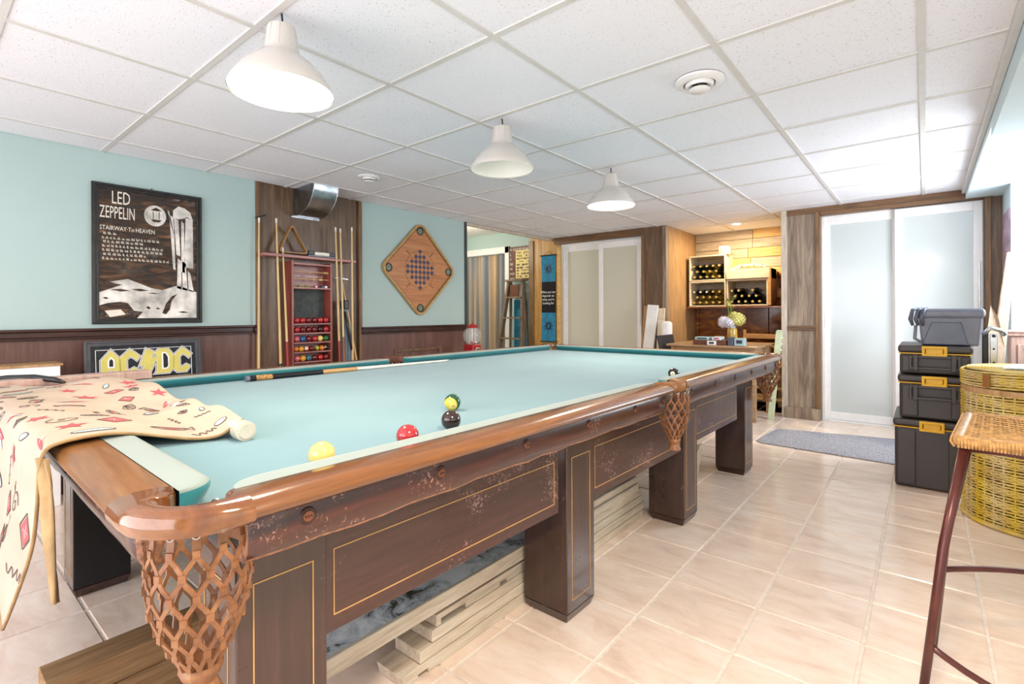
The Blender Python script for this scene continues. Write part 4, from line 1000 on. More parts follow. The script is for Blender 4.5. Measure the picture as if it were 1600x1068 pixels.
for P, w_, holes in ((A_[0], .60, 'A'), (C_, .64, ''), (B_, .62, ''), (D_, .68, 'D'), (C_, .66, '')):
    S = [(x * sc_ * 1.0, y * sc_) for x, y in P]
    for e, th, mm, mi in ((.009, .0010, mo, 0), (.0055, .0016, mo, 1), (.0025, .0022, mo, 0), (0, .0028, my, 0)):
        mm.prism([(xp + x, zb + y) for x, y in grow(S, e)], po, Y, up2, nx * th, mi)
    if holes == 'A': H = [(.24, .38), (.24, .60), (.30, .68), (.36, .60), (.36, .38)]
    elif holes == 'D': H = [(.28, .20), (.28, .78), (.36, .78), (.44, .62), (.44, .26), (.38, .20)]
    else: H = None
    if H: mo.prism([(xp + x * sc_, zb + y * sc_) for x, y in grow(H, .05)], po, Y, up2, nx * .0032, 0); mo.prism([(xp + x * sc_, zb + y * sc_) for x, y in H], po, Y, up2, nx * .0036, 1)
    xp += w_ * sc_ - .008
build(mo, 'letter_outline', [MT['ink_white'], MT['poster_black']], r, world=True)
build(my, 'lettering', MT['ink_yellow'], r, world=True)
# ---- cue rack
XW = WL - .02; XF = -3.945
R = thing('cue_rack', 'reddish wooden cue and ball rack with chalkboard on the alcove wall', 'rack', (-4.0, 2.19, .3))
RY0, RY1, RZ0, RZ1 = 2.012, 2.372, .60, 1.515
for y in (RY0, RY1 - .018): build(M().box(XW, XF, y, y + .018, RZ0, RZ1), 'side_panel', MT['redwood'], R, world=True, bevel=.002)
build(M().box(XW, XW + .008, RY0, RY1, RZ0, RZ1), 'back_panel', MT['redwood_h'], R, world=True)
for z in (1.497, 1.300, 1.003, .926, .849, .771, .69, .61):
    build(M().box(XW, XF + .003, RY0 + .018, RY1 - .018, z - .012, z), 'shelf', MT['redwood_h'], R, world=True, bevel=.002)
build(M().box(XW + .008, XW + .016, RY0 + .02, RY1 - .02, 1.01, 1.285), 'chalkboard', MT['slate'], R, world=True)
for z in (1.43, 1.37):
    w_ = build(M().tube([(-3.975, RY0 + .018, z), (-3.975, RY1 - .018, z)], .003, 8), 'score_wire', MT['cue_pale'], R, world=True)
    for yb in ((2.315, 2.335) if z > 1.4 else (2.21, 2.27, 2.28)):
        build(M().tube([(-3.975, yb, z), (-3.975, yb + .012, z)], .010, 10), 'score_bead', MT['cue_pale'], w_, world=True, smooth=True)
m = M()
for k in range(26):
    if k in (9, 10, 11): continue
    m.box(XW + .008, XW + .0095, RY0 + .03 + k * .012, RY0 + .036 + k * .012, 1.395, 1.405)
build(m, 'score_scale', MT['ink_cream'], R, world=True)
bar = build(M().box(-4.0, -3.93, 1.785, 2.60, 1.535, 1.557).box(-4.04, -3.99, 1.80, 1.83, 1.53, 1.56).box(-4.04, -3.99, 2.55, 2.58, 1.53, 1.56), 'cue_rest_bar', MT['redwood_h'], R, world=True, bevel=.003)
# balls on the rack
rows = [(1.003, ['red', 'red', 'darkred', 'darkred', 'red', 'red'], 'top shelf of the cue rack'), (.926, ['red', 'darkred', 'darkred', 'darkred', 'brown', 'red'], 'second shelf of the cue rack'),
        (.849, ['pink', 'blue', 'darkred', 'red', 'yellow', 'green'], 'third shelf of the cue rack'), (.771, ['orange', 'amber', 'red_stripe', 'darkred', 'yellow_stripe', 'orange', 'dark_stripe'], 'fourth shelf of the cue rack'),
        (.69, ['pink', 'amber', 'teal', 'darkred', 'red', 'darkred'], 'bottom shelf of the cue rack')]
ordn = ['leftmost', 'second from left', 'third from left', 'fourth from left', 'fifth from left', 'sixth from left', 'seventh from left']
names = dict(red='bright red', darkred='deep red', pink='pinkish red', amber='amber yellow', red_stripe='red and cream striped', yellow_stripe='yellow-green striped', dark_stripe='black and cream striped', brown='dark brown')
for z, cs, nm in rows:
    n = len(cs); st = .0515 if n == 6 else .0455; rad = .0255 if n == 6 else .0225; ys = 2.195 - st * (n - 1) / 2
    for i, c in enumerate(cs):
        pool_ball((-3.972, ys + st * i, z + rad), c, '%s ball, %s on the %s' % (names.get(c, c), ordn[i] if i < n - 1 else 'rightmost', nm), 'balls stored in the cue rack', r=rad, rot=(.4 * i, .3, i * 1.3), n=(16, 10))
for i, (y, c) in enumerate(((2.085, 'leaf'), (2.145, 'leaf'), (2.225, 'red_enamel'), (2.285, 'cue_blue'), (2.315, 'white_gloss'))):
    tag(build(M().box(-3.985, -3.963, y, y + .022, 1.3002, 1.319), 'chalk_cube', MT[c], bevel=.002), ['green chalk cube at left', 'green chalk cube, second from left', 'red chalk cube in the middle', 'blue chalk cube beside the white one', 'white chalk cube at right'][i] + ' on the upper rack shelf', 'chalk', 'chalk cubes on the rack shelf')
# triangle
r = thing('ball_triangle', 'wooden ball triangle standing on the cue rest bar', 'triangle', (-3.965, 2.02, 1.557))
a, b, c = (1.905, 1.572), (2.165, 1.572), (2.02, 1.815)
def rounded(tri, r_):
    out = []
    for i in range(3):
        p, q_, s_2 = Vector(tri[i - 1]), Vector(tri[i]), Vector(tri[(i + 1) % 3]); d1 = (p - q_).normalized(); d2 = (s_2 - q_).normalized()
        A1, A2 = q_ + d1 * r_, q_ + d2 * r_
        for k in range(5): t_ = k / 4; out.append(tuple(A1 * (1 - t_) ** 2 + q_ * 2 * t_ * (1 - t_) + A2 * t_ ** 2))
    return out
ou = rounded([a, b, c], .04); cc_ = Vector(((a[0] + b[0] + c[0]) / 3, (a[1] + b[1] + c[1]) / 3)); inn = [tuple(cc_ + (Vector(p) - cc_) * .86) for p in ou]
build(M().ringframe(ou, inn, (-3.995, 0, 0), Y, Z, X * .05), 'triangle_frame', MT['triangle'], r, world=True, bevel=.002)
r = thing('table_brush', 'black and cream bar-shaped brush on the cue rest bar', 'brush', (-3.965, 2.28, 1.557))
build(M().box(-3.98, -3.94, 2.155, 2.40, 1.559, 1.572), 'base', MT['grey_tub'], r, world=True, bevel=.003)
build(M().box(-3.98, -3.94, 2.21, 2.345, 1.572, 1.60), 'cream_body', MT['ink_cream'], r, world=True, bevel=.004)
build(M().box(-3.98, -3.94, 2.155, 2.212, 1.572, 1.607), 'end_block', MT['black'], r, world=True, bevel=.004); build(M().box(-3.98, -3.94, 2.343, 2.395, 1.572, 1.605), 'end_block', MT['black'], r, world=True, bevel=.004)
# cues
def cue(y0, z0, y1, z1, x0_, x1_, split, butt, label, tip=True, r0=.013, r1=.0065, shaft='cue_pale'):
    r = thing('pool_cue', label, 'cue', (x0_, y0, z0), 0, 'cues standing in the rack')
    A1, B1 = Vector((x0_, y0, z0)), Vector((x1_, y1, z1)); rm = r0 + (r1 - r0) * split
    build(M().tube([A1, A1.lerp(B1, split)], [r0, rm], 10), 'butt', MT[butt], r, world=True, smooth=True)
    build(M().tube([A1.lerp(B1, split), A1.lerp(B1, .985)], [rm, r1], 10), 'shaft', MT[shaft], r, world=True, smooth=True)
    if tip: build(M().tube([A1.lerp(B1, .98), B1], [r1 + .0008, r1 + .0005], 10), 'tip', MT['cue_tip'], r, world=True, smooth=True)
cue(1.765, .02, 1.782, 1.83, -3.99, -4.0, .02, 'cue_pale', 'thin pale stick at the far left edge of the alcove')
cue(1.915, .05, 1.892, 1.835, -3.90, -3.95, .36, 'cue_blue', 'pale cue with dark blue butt left of the rack')
cue(1.975, .05, 1.943, 1.61, -3.89, -3.95, .52, 'cue_red', 'shorter cue with red butt immediately left of the rack')
cue(2.425, .04, 2.405, 1.83, -3.89, -3.945, .45, 'cue_red', 'cue with dark red butt immediately right of the rack')
cue(2.465, .04, 2.450, 1.825, -3.89, -3.945, .47, 'cue_brown', 'cue with brown butt, second right of the rack')
cue(2.535, .04, 2.565, 1.85, -3.89, -3.945, .35, 'cue_brown', 'tallest cue at the right end of the rest bar')
cue(2.695, .02, 2.47, 1.39, -3.88, -3.96, .05, 'cue_pale_y', 'slanting bridge stick with metal cross head right of the rack', False)
o = [x for x in bpy.data.objects if x.get('label', '').startswith('slanting bridge')][0]
build(M().bar((-3.955, 2.41, 1.395), (-3.955, 2.53, 1.385), .006, .006).tube([(-3.955, 2.425, 1.372), (-3.955, 2.44, 1.40), (-3.955, 2.47, 1.385), (-3.955, 2.50, 1.40), (-3.955, 2.515, 1.37)], .004, 6), 'bridge_head', MT['chrome'], o, world=True)
r = thing('cue_case', 'slate blue soft cue case with black straps standing right of the rack', 'case', (-3.93, 2.52, .03))
build(M().box(-3.985, -3.925, 2.475, 2.515, .03, 1.16), 'tube_pocket', flat('slate_blue_fabric', '6f7f90', .7), r, world=True, bevel=.015, seg=3)
build(M().box(-3.98, -3.93, 2.518, 2.57, .03, 1.0), 'accessory_pocket', flat('pale_slate_fabric', '8494a4', .7), r, world=True, bevel=.015, seg=3)
build(M().box(-3.99, -3.92, 2.47, 2.52, 1.12, 1.20), 'black_cap', MT['black'], r, world=True, bevel=.01)
build(M().tube([(-3.92, 2.475, 1.10), (-3.91, 2.50, .95), (-3.912, 2.53, .80), (-3.92, 2.56, .72)], .01, 8), 'strap', MT['black'], r, world=True, smooth='all')
tag(build(M().tube([(-4.06, 1.775, 1.835), (-4.0, 1.79, 1.84), (-3.93, 1.80, 1.845)], .006, 8), 'wall_hook', MT['black']), 'small dark hook holding the thin pale stick', 'hook')
# ---- diamond game board
yc, zc, hd = 3.42, 1.532, .468
r = thing('game_board', 'diamond-hung square wooden carrom board with checkerboard centre', 'game board', (WL + .02, yc, zc - hd))
def sq45(h, rad, n=5):
    out = []
    for k in range(4):
        a = PI / 2 * k; cx, cy = (h - rad * math.sqrt(2)) * math.cos(a), (h - rad * math.sqrt(2)) * math.sin(a)
        for i in range(n + 1):
            b = a - PI / 4 + PI / 2 * i / n; out.append((cx + rad * math.cos(b), cy + rad * math.sin(b)))
    return out
build(M().prism(sq45(.455, .07), (WL + .012, yc, zc), Y, Z, X * .008), 'board_face', MT['board'], r, world=True)
build(M().ringframe(sq45(.500, .085), sq45(.470, .07), (WL + .003, yc, zc), Y, Z, X * .034), 'rim', MT['board_rim'], r, world=True, bevel=.004)
fx = WL + .0205; m = M(); cs = .2 / 8 * 1.0; e1, e2 = Vector((0, 1, 1)).normalized(), Vector((0, 1, -1)).normalized()
cs = .0375
for i in range(8):
    for j in range(8):
        if (i + j) % 2 == 0: m.prism([(0, 0), (cs * .98, 0), (cs * .98, cs * .98), (0, cs * .98)], Vector((fx, yc, zc)) + e1 * (i - 4) * cs + e2 * (4 - j - 1) * cs, e1, e2, X * .0006)
build(m, 'checkerboard', MT['ink_navy'], r, world=True)
m = M()
for s1, s2 in ((1, 1), (1, -1), (-1, 1), (-1, -1)):
    c0 = Vector((fx, yc + s1 * .155, zc + s2 * .165)); dd = Vector((0, s1, s2)).normalized(); m.bar(c0 - dd * .03, c0 + dd * .03, .008, .001, up=X)
for rad in (.19, .195): m.tube([(fx, yc + math.cos(a) * rad, zc + math.sin(a) * rad) for a in [2 * PI * i / 48 for i in range(48)]], .0007, 4, closed=True)
build(m, 'line_marking', MT['leather_dark'], r, world=True)
for dy, dz in ((0, .395), (0, -.395), (.395, 0), (-.395, 0)):
    c0 = (WL + .021, yc + dy, zc + dz)
    po_ = build(M().add([(c0[0] + .0004, c0[1] + .036 * math.cos(a), c0[2] + .036 * math.sin(a)) for a in [2 * PI * i / 20 for i in range(20)]], [tuple(range(20))]), 'corner_pocket', flat('pocket_netting', '7d8a78', .8, var=.3, nscale=200), r, world=True)
    build(M().tube([(c0[0] + .003, c0[1] + .037 * math.cos(a), c0[2] + .037 * math.sin(a)) for a in [2 * PI * i / 24 for i in range(24)]], .005, 8, closed=True), 'pocket_ring', MT['frame_black'], po_, world=True, smooth='all')
# ---- gumball machine
r = thing('gumball_machine', 'red topped gumball machine with clear globe by the curtain', 'gumball machine', (-3.72, 3.87, 0))
c0 = (-3.72, 3.87, 0)
build(M().lathe([(.12, 0), (.12, .02), (.03, .05), (.03, .6), (.07, .64)], c0, 20), 'stand', MT['red_enamel'], r, world=True, smooth=True)
build(M().box(-3.79, -3.65, 3.81, 3.93, .60, .755), 'body', MT['red_enamel'], r, world=True, bevel=.012)
build(M().ball((c0[0], c0[1], .845), .10, 28, 18), 'glass_globe', MT['globe'], r, world=True, smooth='all')
build(M().lathe([(.055, .925), (.06, .94), (.05, .955), (.02, .965), (.012, .975), (.0001, .98)], c0, 20), 'lid', MT['red_enamel'], r, world=True, smooth=True)
build(M().tube([(c0[0], c0[1], .755), (c0[0], c0[1], .93)], .006, 8), 'centre_rod', MT['chrome'], r, world=True)
m = M(); rr = random.Random(2)
for k in range(16): a = rr.uniform(0, 6.28); q_ = rr.uniform(.0, .05); m.ball((c0[0] + q_ * math.cos(a), c0[1] + q_ * math.sin(a), .765 + rr.uniform(0, .012)), .011, 8, 6, k % 2)
o = build(m, 'gumballs', [MT['red_enamel'], MT['white_gloss']], r, world=True, smooth='all'); o['kind'] = 'stuff'
build(M().box(-3.648, -3.64, 3.84, 3.90, .66, .72), 'coin_plate', MT['chrome'], r, world=True, bevel=.003)

# ================================================================== SIDE ROOM
cp = []
N = 140
for i in range(N + 1):
    u = i / N; x = -5.87 + .97 * u; cp.append([(x, 5.985 + .045 * math.sin(u * 46 + 1.5 * math.sin(u * 9)) * (.6 + .4 * v) + .01 * math.sin(u * 100), .02 + 1.99 * (1 - v)) for v in [j / 8 for j in range(9)]])
cu = thing('curtain', 'pleated beige curtain with painted fold shading, hanging in the white doorway', 'curtain', (-5.4, 6.0, 0))
build(M().grid(cp), 'fabric', MT['curtain'], cu, world=True, smooth='all')
build(M().tube([(-5.87, 5.99, 2.0), (-4.9, 5.99, 2.0)], .01, 10), 'rod', MT['tee'], cu, world=True)
# ladder
r = thing('stepladder', 'old wooden stepladder standing between curtain and banner', 'ladder', (-4.7, 5.7, 0))
def P_(s, z): return Vector((-4.68 + s * (.13 + .085 * (1.56 - z)), 5.60 + .13 * z, z))
for s in (-1, 1): build(M().bar(P_(s, 0), P_(s, 1.56), .035, .07, up=(0, 1, 0)), 'side_rail', MT['ladder'], r, world=True, bevel=.003)
for z in (.1, .4, .70, 1.0, 1.30): build(M().box(P_(-1, z).x, P_(1, z).x, P_(0, z).y - .06, P_(0, z).y + .04, z, z + .022), 'step', MT['ladder'], r, world=True, bevel=.002)
build(M().box(P_(-1, 1.56).x - .04, P_(1, 1.56).x + .04, 5.72, 5.87, 1.55, 1.575), 'top_cap', MT['ladder'], r, world=True, bevel=.002)
for s in (-1, 1): build(M().bar((-4.68 + s * .2, 5.885, 0), (-4.68 + s * .12, 5.84, 1.54), .02, .03, up=(0, 1, 0)), 'rear_leg', MT['ladder'], r, world=True)
tag(build(M().box(-4.76, -4.60, 5.76, 5.775, 1.30, 1.50), 'clip_board', MT['leather_dark'], bevel=.003), 'brown board tucked into the ladder below its top cap', 'board')
tag(build(M().box(-4.80, -4.56, 5.895, 5.915, .0, 1.28), 'blue_panel', MT['banner_blue'], bevel=.01), 'blue panel standing behind the ladder', 'panel')
# signs
r = thing('wall_sign', 'brown sign with cream letters, mostly hidden by a cream sheet', 'sign', (-4.7, 5.92, 1.58))
build(M().box(-4.89, -4.46, 5.905, 5.925, 1.575, 2.08), 'sign_board', MT['sign_brown'], r, world=True, bevel=.002)
for k, s in enumerate(('A GOOD PLACE', 'L', 'S', 'BE', 'M', 'MO', 'HO')): build(M().text(s, (-4.875, 5.904, 2.02 - k * .073), X, Z, .055, (0, -.0005, 0)), 'lettering', MT['ink_cream'], r, world=True)
r = thing('paper_sign', 'cream paper sheet with small black print pinned over the brown sign', 'sign', (-4.6, 5.90, 1.6))
build(M().box(-4.76, -4.46, 5.895, 5.899, 1.60, 2.02), 'sheet', MT['sign_cream'], r, world=True)
m = M(); rr = random.Random(9)
for k in range(9):
    z = 1.99 - k * .044; x = -4.74
    while x < -4.5:
        wd = rr.uniform(.015, .06)
        if rr.random() < .75: m.box(x, x + wd, 5.8942, 5.8948, z - rr.choice((.012, .02, .026)), z)
        x += wd + .012
build(m, 'small_print', MT['ink_grey'], r, world=True)
# banner
r = thing('wall_banner', 'blue and black cloth banner with sun emblems and white script', 'banner', (-4.08, 5.8, .6))
bx0, bx1 = -4.225, -3.965
def bsurf(x0_, x1_, z0, z1): return [[(x, 5.805 + .006 * math.sin(x * 40 + z * 5), z) for z in [z0 + (z1 - z0) * j / 10 for j in range(11)]] for x in [x0_ + (x1_ - x0_) * i / 14 for i in range(15)]]
build(M().grid(bsurf(bx0 + .01, bx1 - .01, 1.52, 1.885)), 'upper_cloth', MT['banner_blue'], r, world=True, smooth='all')
build(M().grid(bsurf(bx0 + .01, bx1 - .01, 1.085, 1.52)), 'middle_cloth', MT['banner_black'], r, world=True, smooth='all')
build(M().grid(bsurf(bx0 + .01, bx1 - .01, .68, 1.085)), 'lower_cloth', MT['banner_blue'], r, world=True, smooth='all')
for z in (1.89, .678): build(M().tube([(bx0 - .01, 5.80, z), (bx1 + .01, 5.80, z)], .009, 10), 'hanging_rod', MT['black'], r, world=True)
build(M().tube([(bx0 + .05, 5.805, 1.895), (-4.10, 5.81, 1.955), (bx1 - .05, 5.805, 1.895)], .002, 6), 'hanging_cord', MT['black'], r, world=True)
m = M()
for zc in (1.70, .90):
    m.tube([(-4.095 + .028 * math.cos(a), 5.797, zc + .028 * math.sin(a)) for a in [2 * PI * i / 20 for i in range(20)]], .004, 6, closed=True)
    for k in range(16):
        a = 2 * PI * k / 16; l_ = .095 if k % 2 == 0 else .06; n_ = Vector((math.cos(a), 0, math.sin(a))); s2 = Vector((-math.sin(a), 0, math.cos(a))); c0 = Vector((-4.095, 5.7965, zc))
        m.add([c0 + n_ * .032 + s2 * .009, c0 + n_ * l_, c0 + n_ * .032 - s2 * .009], [(0, 1, 2)])
build(m, 'sun_emblem', MT['cue_blue'], r, world=True)
m = M()
for k, s in enumerate(('What you see', 'depends on', 'what you\'re', 'looking for')): m.text(s, (-4.095, 5.796, 1.36 - k * .052), X, Z, .046, (0, 0, 0), align='CENTER', sx=.95)
build(m, 'lettering', MT['ink_white'], r, world=True)
# leaning boards and white plastic item right of closet one
for i, (x, y0_, x1_, wd, h, mt, lb) in enumerate(((-2.60, 5.60, -2.56, .13, 1.17, 'white_gloss', 'tall white wrapped board leaning right of the first closet'), (-2.40, 5.58, -2.47, .08, 1.13, 'crate', 'narrow pale board leaning beside the white wrapped board'), (-2.68, 5.71, -2.68, .06, 1.16, 'panel_tan', 'tan cardboard strip leaning behind the white wrapped board'))):
    tag(build(M().bar((x, y0_, 0), (x1_ + .05, (5.72, 5.76, 5.80)[i], h), wd, .03, up=(0, 1, 0)), 'leaning_board', MT[mt], bevel=.003), lb, 'board', 'boards leaning beside the first closet')
tag(build(M().box(-2.36, -2.24, 5.56, 5.66, 0, .98), 'folding_screen', MT['white_gloss'], bevel=.04, seg=4), 'white rounded plastic folding panel against the alcove corner', 'panel')

# ================================================================== WINE ALCOVE
def crate(name, x0, x1, y0, y1, z0, z1, label, openf=True):
    r = thing('wine_crate', label, 'crate', ((x0 + x1) / 2, (y0 + y1) / 2, z0), 0, 'wooden wine crates in the alcove')
    t_ = .016
    for xx_ in (x0, x1 - t_): build(M().box(xx_, xx_ + t_, y0, y1, z0, z1), 'side_board', MT['crate'], r, world=True, bevel=.002, seg=1)
    build(M().box(x0 + t_, x1 - t_, y0, y1, z0, z0 + t_), 'bottom_board', MT['crate'], r, world=True, bevel=.002, seg=1)
    if openf: build(M().box(x0 + t_, x1 - t_, y0, y1, z1 - t_, z1), 'top_board', MT['crate'], r, world=True, bevel=.002, seg=1)
    zz = z0 + .02
    while zz < z1 - .05:
        build(M().box(x0 + t_, x1 - t_, y1 - .012, y1, zz, zz + .075), 'back_slat', MT['plank_grey'], r, world=True); zz += .09
    return r
YF, YK = 6.45, 6.79
crate('c', -2.345, -1.895, YF, YK, 1.475, 1.795, 'upper left pale crate full of green and clear bottles')
crate('c', -2.345, -1.895, YF, YK, 1.150, 1.470, 'lower left pale crate holding gold and white topped bottles')
crate('c', -1.885, -1.42, YF, YK, 1.155, 1.475, 'lower right pale crate holding black bottles')
r = crate('c', -1.885, -1.40, YF, YK, 1.48, 1.60, 'upper right pale crate with closed slatted front and decorations', False)
build(M().box(-1.885, -1.40, YF - .012, YF - .001, 1.485, 1.60), 'front_slat', MT['crate'], r, world=True, bevel=.002)
tag(build(M().box(-1.41, -1.40, YF, YK, 1.16, 1.60).box(-1.418, -1.385, YF - .01, YF + .02, 1.16, 1.60), 'side_upright', MT['pine'], bevel=.003), 'orange-brown upright at the right end of the crates', 'board')
tag(build(M().box(-2.36, -1.15, YF - .03, 6.80, 1.13, 1.15), 'alcove_shelf', MT['slab'], bevel=.003), 'dark wooden shelf carrying the wine crates', 'shelf')
bm = M()
prof = [(.0001, 0), (.014, 0), (.014, .025), (.0125, .03), (.0125, .09), (.022, .13), (.036, .17), (.0375, .19), (.0375, .30), (.034, .305), (.0001, .300)]
def ybottle(glassm, foil):
    root_m = M(); n = 14; m = root_m
    rings = []
    for rr_, yy in prof:
        rings.append([(rr_ * math.cos(2 * PI * k / n), yy, rr_ * math.sin(2 * PI * k / n)) for k in range(n)])
    for a_ in range(len(rings) - 1):
        m.add(rings[a_] + rings[a_ + 1], [(k, (k + 1) % n, n + (k + 1) % n, n + k) for k in range(n)], 1 if prof[a_ + 1][1] <= .06 else 0)
    me_o = build(m, 'wine_bottle', [MT[glassm], MT[foil]], origin=(0, 0, 0), smooth='all'); return me_o
protos = {}
def bottle(kind, x, z, label, group):
    gk = {'green': ('bottle_green', 'foil_gold'), 'clear': ('bottle_clear', 'foil_gold'), 'white': ('bottle_green', 'foil_white'), 'dark': ('bottle_dark', 'foil_gold')}[kind]
    if kind not in protos: o = ybottle(*gk); protos[kind] = o
    else: o = protos[kind].copy(); COL.objects.link(o)
    o.location = (x, YF + .01 + random.uniform(0, .02), z); tag(o, label, 'bottle', group)
def pile(x0, z0, spec, label, group):
    for j, row in enumerate(spec):
        for i, k in enumerate(row):
            if k == ' ': continue
            kind = dict(g='green', c='clear', w='white', d='dark')[k]
            bottle(kind, x0 + .0385 + i * .078 + (.039 if j % 2 else 0), z0 + .038 + j * .067, dict(g='dark green bottle', c='gold-capped clear bottle', w='white-capped dark bottle', d='black bottle')[k] + ', %s in the %s row %s' % (['leftmost', 'second', 'third', 'fourth', 'fifth'][i], ['bottom', 'middle', 'top'][j], label), group)
pile(-2.327, 1.491, ['gggcg', 'gccg', 'gggcg'], 'in the upper left crate', 'bottles in the upper left crate')
pile(-2.327, 1.166, ['ccccc', 'cccc', 'wwwcc'], 'in the lower left crate', 'bottles in the lower left crate')
pile(-1.867, 1.171, ['ddddd', 'dddd', 'dd d'], 'in the lower right crate', 'bottles in the lower right crate')
r = thing('small_cabinet_box', 'small cream box with rounded front opening on top of the crates', 'box', (-1.93, 6.55, 1.795))
build(M().box(-1.985, -1.875, 6.48, 6.60, 1.797, 1.90), 'body', MT['crate'], r, world=True, bevel=.008); build(M().box(-1.965, -1.895, 6.476, 6.482, 1.81, 1.87), 'front_window', MT['petal_yellow'], r, world=True, bevel=.003)
# wreath / dried flowers on the upper right crate
r = thing('dried_garland', 'cream garland with small yellow flowers on the upper right crate', 'garland', (-1.64, 6.52, 1.6))
m = M(); rr = random.Random(4)
for k in range(26): m.ball((-1.82 + .36 * k / 25, 6.50 + rr.uniform(-.02, .03), 1.60 + .035 * math.sin(PI * k / 25) + rr.uniform(0, .02)), rr.uniform(.014, .024), 8, 6, 1 if k % 5 == 2 else 0)
build(m, 'blossoms', [MT['ink_cream'], MT['petal_yellow']], r, world=True, smooth='all')
# bronze figure on the shelf and dark drape behind
tag(build(M().add([(-1.39, 6.78, 1.58), (-1.39, 6.78, 1.2), (-1.14, 6.78, 1.2), (-1.16, 6.78, 1.36)], [(0, 1, 2, 3)]), 'dark_triangular_panel', MT['slab'], solid=.02), 'dark triangular panel behind the bronze figure', 'panel')
r = thing('bronze_figure', 'brown statuette of a seated hooded shape beside the crates', 'statuette', (-1.29, 6.6, 1.15))
build(M().lathe([(.085, 0), (.09, .03), (.075, .08), (.06, .13), (.04, .17), (.035, .20), (.045, .23), (.04, .27), (.02, .295), (.0001, .30)], (-1.29, 6.6, 1.151), 18), 'body', flat('bronze', '6a3f20', .3, .5, var=.3), r, world=True, smooth='all')
build(M().ball((-1.31, 6.53, 1.30), .035, 12, 8, sc=(1, .8, 1.6)).ball((-1.26, 6.53, 1.26), .03, 12, 8, sc=(1, .8, 1.7)), 'folded_arms', MT['strap_brown'], r, world=True, smooth='all')
r = thing('electric_cord', 'thin pale cord hanging down the dark alcove panel', 'cord', (-1.2, 6.7, .9)); build(M().tube([(-1.17, 6.78, 1.15), (-1.19, 6.77, 1.05), (-1.24, 6.76, .95), (-1.29, 6.76, .85), (-1.32, 6.77, .7)], .005, 6), 'cable', MT['ink_cream'], r, world=True, smooth='all')
# small table with cards, jar of flowers, chairs
r = thing('small_wooden_table', 'small wooden table in front of the wine alcove', 'table', (-1.68, 5.65, 0))
TZ = .745
build(M().box(-2.16, -1.25, 5.25, 6.02, TZ - .022, TZ), 'tabletop', MT['table_wood'], r, world=True, bevel=.004)
build(M().frame(.82, .66, .02, (-1.69, 5.635, TZ - .09), X, Y, Z * .066), 'apron', MT['table_wood'], r, world=True)
for x in (-2.10, -1.30):
    for y in (5.31, 5.92): build(M().bar((x, y, 0), (x, y, TZ - .022), .045, .045), 'leg', MT['table_wood'], r, world=True, bevel=.003)
r = thing('flower_jar', 'glass jar of white and yellow hydrangeas on the small table', 'flowers', (-1.58, 5.62, TZ))
c0 = (-1.585, 5.62, TZ)
build(M().lathe([(.045, .001), (.05, .01), (.05, .15), (.044, .16), (.044, .18)], c0, 20), 'jar', flat('amber_lit_jar', 'c9a24a', .1, var=.2), r, world=True, smooth=True)
build(M().lathe([(.046, .165), (.047, .195), (.04, .197)], c0, 20), 'lid_band', MT['chrome'], r, world=True, smooth=True)
def bloom(c, rad, mi, n, mt):
    m = M(); rr = random.Random(int(c[0] * 1000))
    for k in range(n):
        a = math.acos(1 - 2 * (k + .5) / n); b = PI * (1 + 5 ** .5) * k; dd = Vector((math.sin(a) * math.cos(b), math.sin(a) * math.sin(b), math.cos(a))); p = Vector(c) + dd * rad * rr.uniform(.85, 1.05)
        s1 = dd.cross(Z if abs(dd.z) < .9 else X).normalized(); s2 = s1.cross(dd); q_ = .013
        for h in range(4):
            an = h * PI / 2; e = s1 * math.cos(an) + s2 * math.sin(an); f = s1 * math.cos(an + .8) + s2 * math.sin(an + .8); g_ = s1 * math.cos(an - .8) + s2 * math.sin(an - .8)
            m.add([p, p + f * q_ * .8 + dd * .002, p + e * q_ * 1.3 + dd * .004, p + g_ * q_ * .8 + dd * .002], [(0, 1, 2, 3)])
    m.ball(c, rad * .85, 14, 10)
    build(m, 'flower_head', mt, r, world=True)
bloom((-1.66, 5.60, .975), .062, 0, 70, MT['petal_white']); bloom((-1.60, 5.57, .965), .05, 0, 50, MT['petal_white']); bloom((-1.52, 5.60, 1.005), .07, 0, 80, MT['petal_yellow']); bloom((-1.58, 5.66, 1.03), .055, 0, 60, MT['petal_yellow'])
m = M()
for (tx, ty, tz) in ((-1.66, 5.6, .96), (-1.52, 5.6, .98), (-1.60, 5.62, 1.16), (-1.64, 5.62, 1.22)): m.tube([(-1.585, 5.62, .90), ((tx - 1.585) / 2, (ty + 5.62) / 2, (tz + .86) / 2), (tx, ty, tz)], .004, 6)
for k in range(9):
    a = k * .9; b = Vector((-1.60, 5.62, 1.10 + .015 * k)); dd = Vector((math.cos(a), math.sin(a) * .5, .5)).normalized(); s1 = dd.cross(Z).normalized()
    m.add([b, b + dd * .04 + s1 * .016, b + dd * .085, b + dd * .04 - s1 * .016], [(0, 1, 2, 3)])
build(m, 'stems_and_leaves', MT['leaf'], r, world=True)
G = 'boxes of cards and games on the small table'
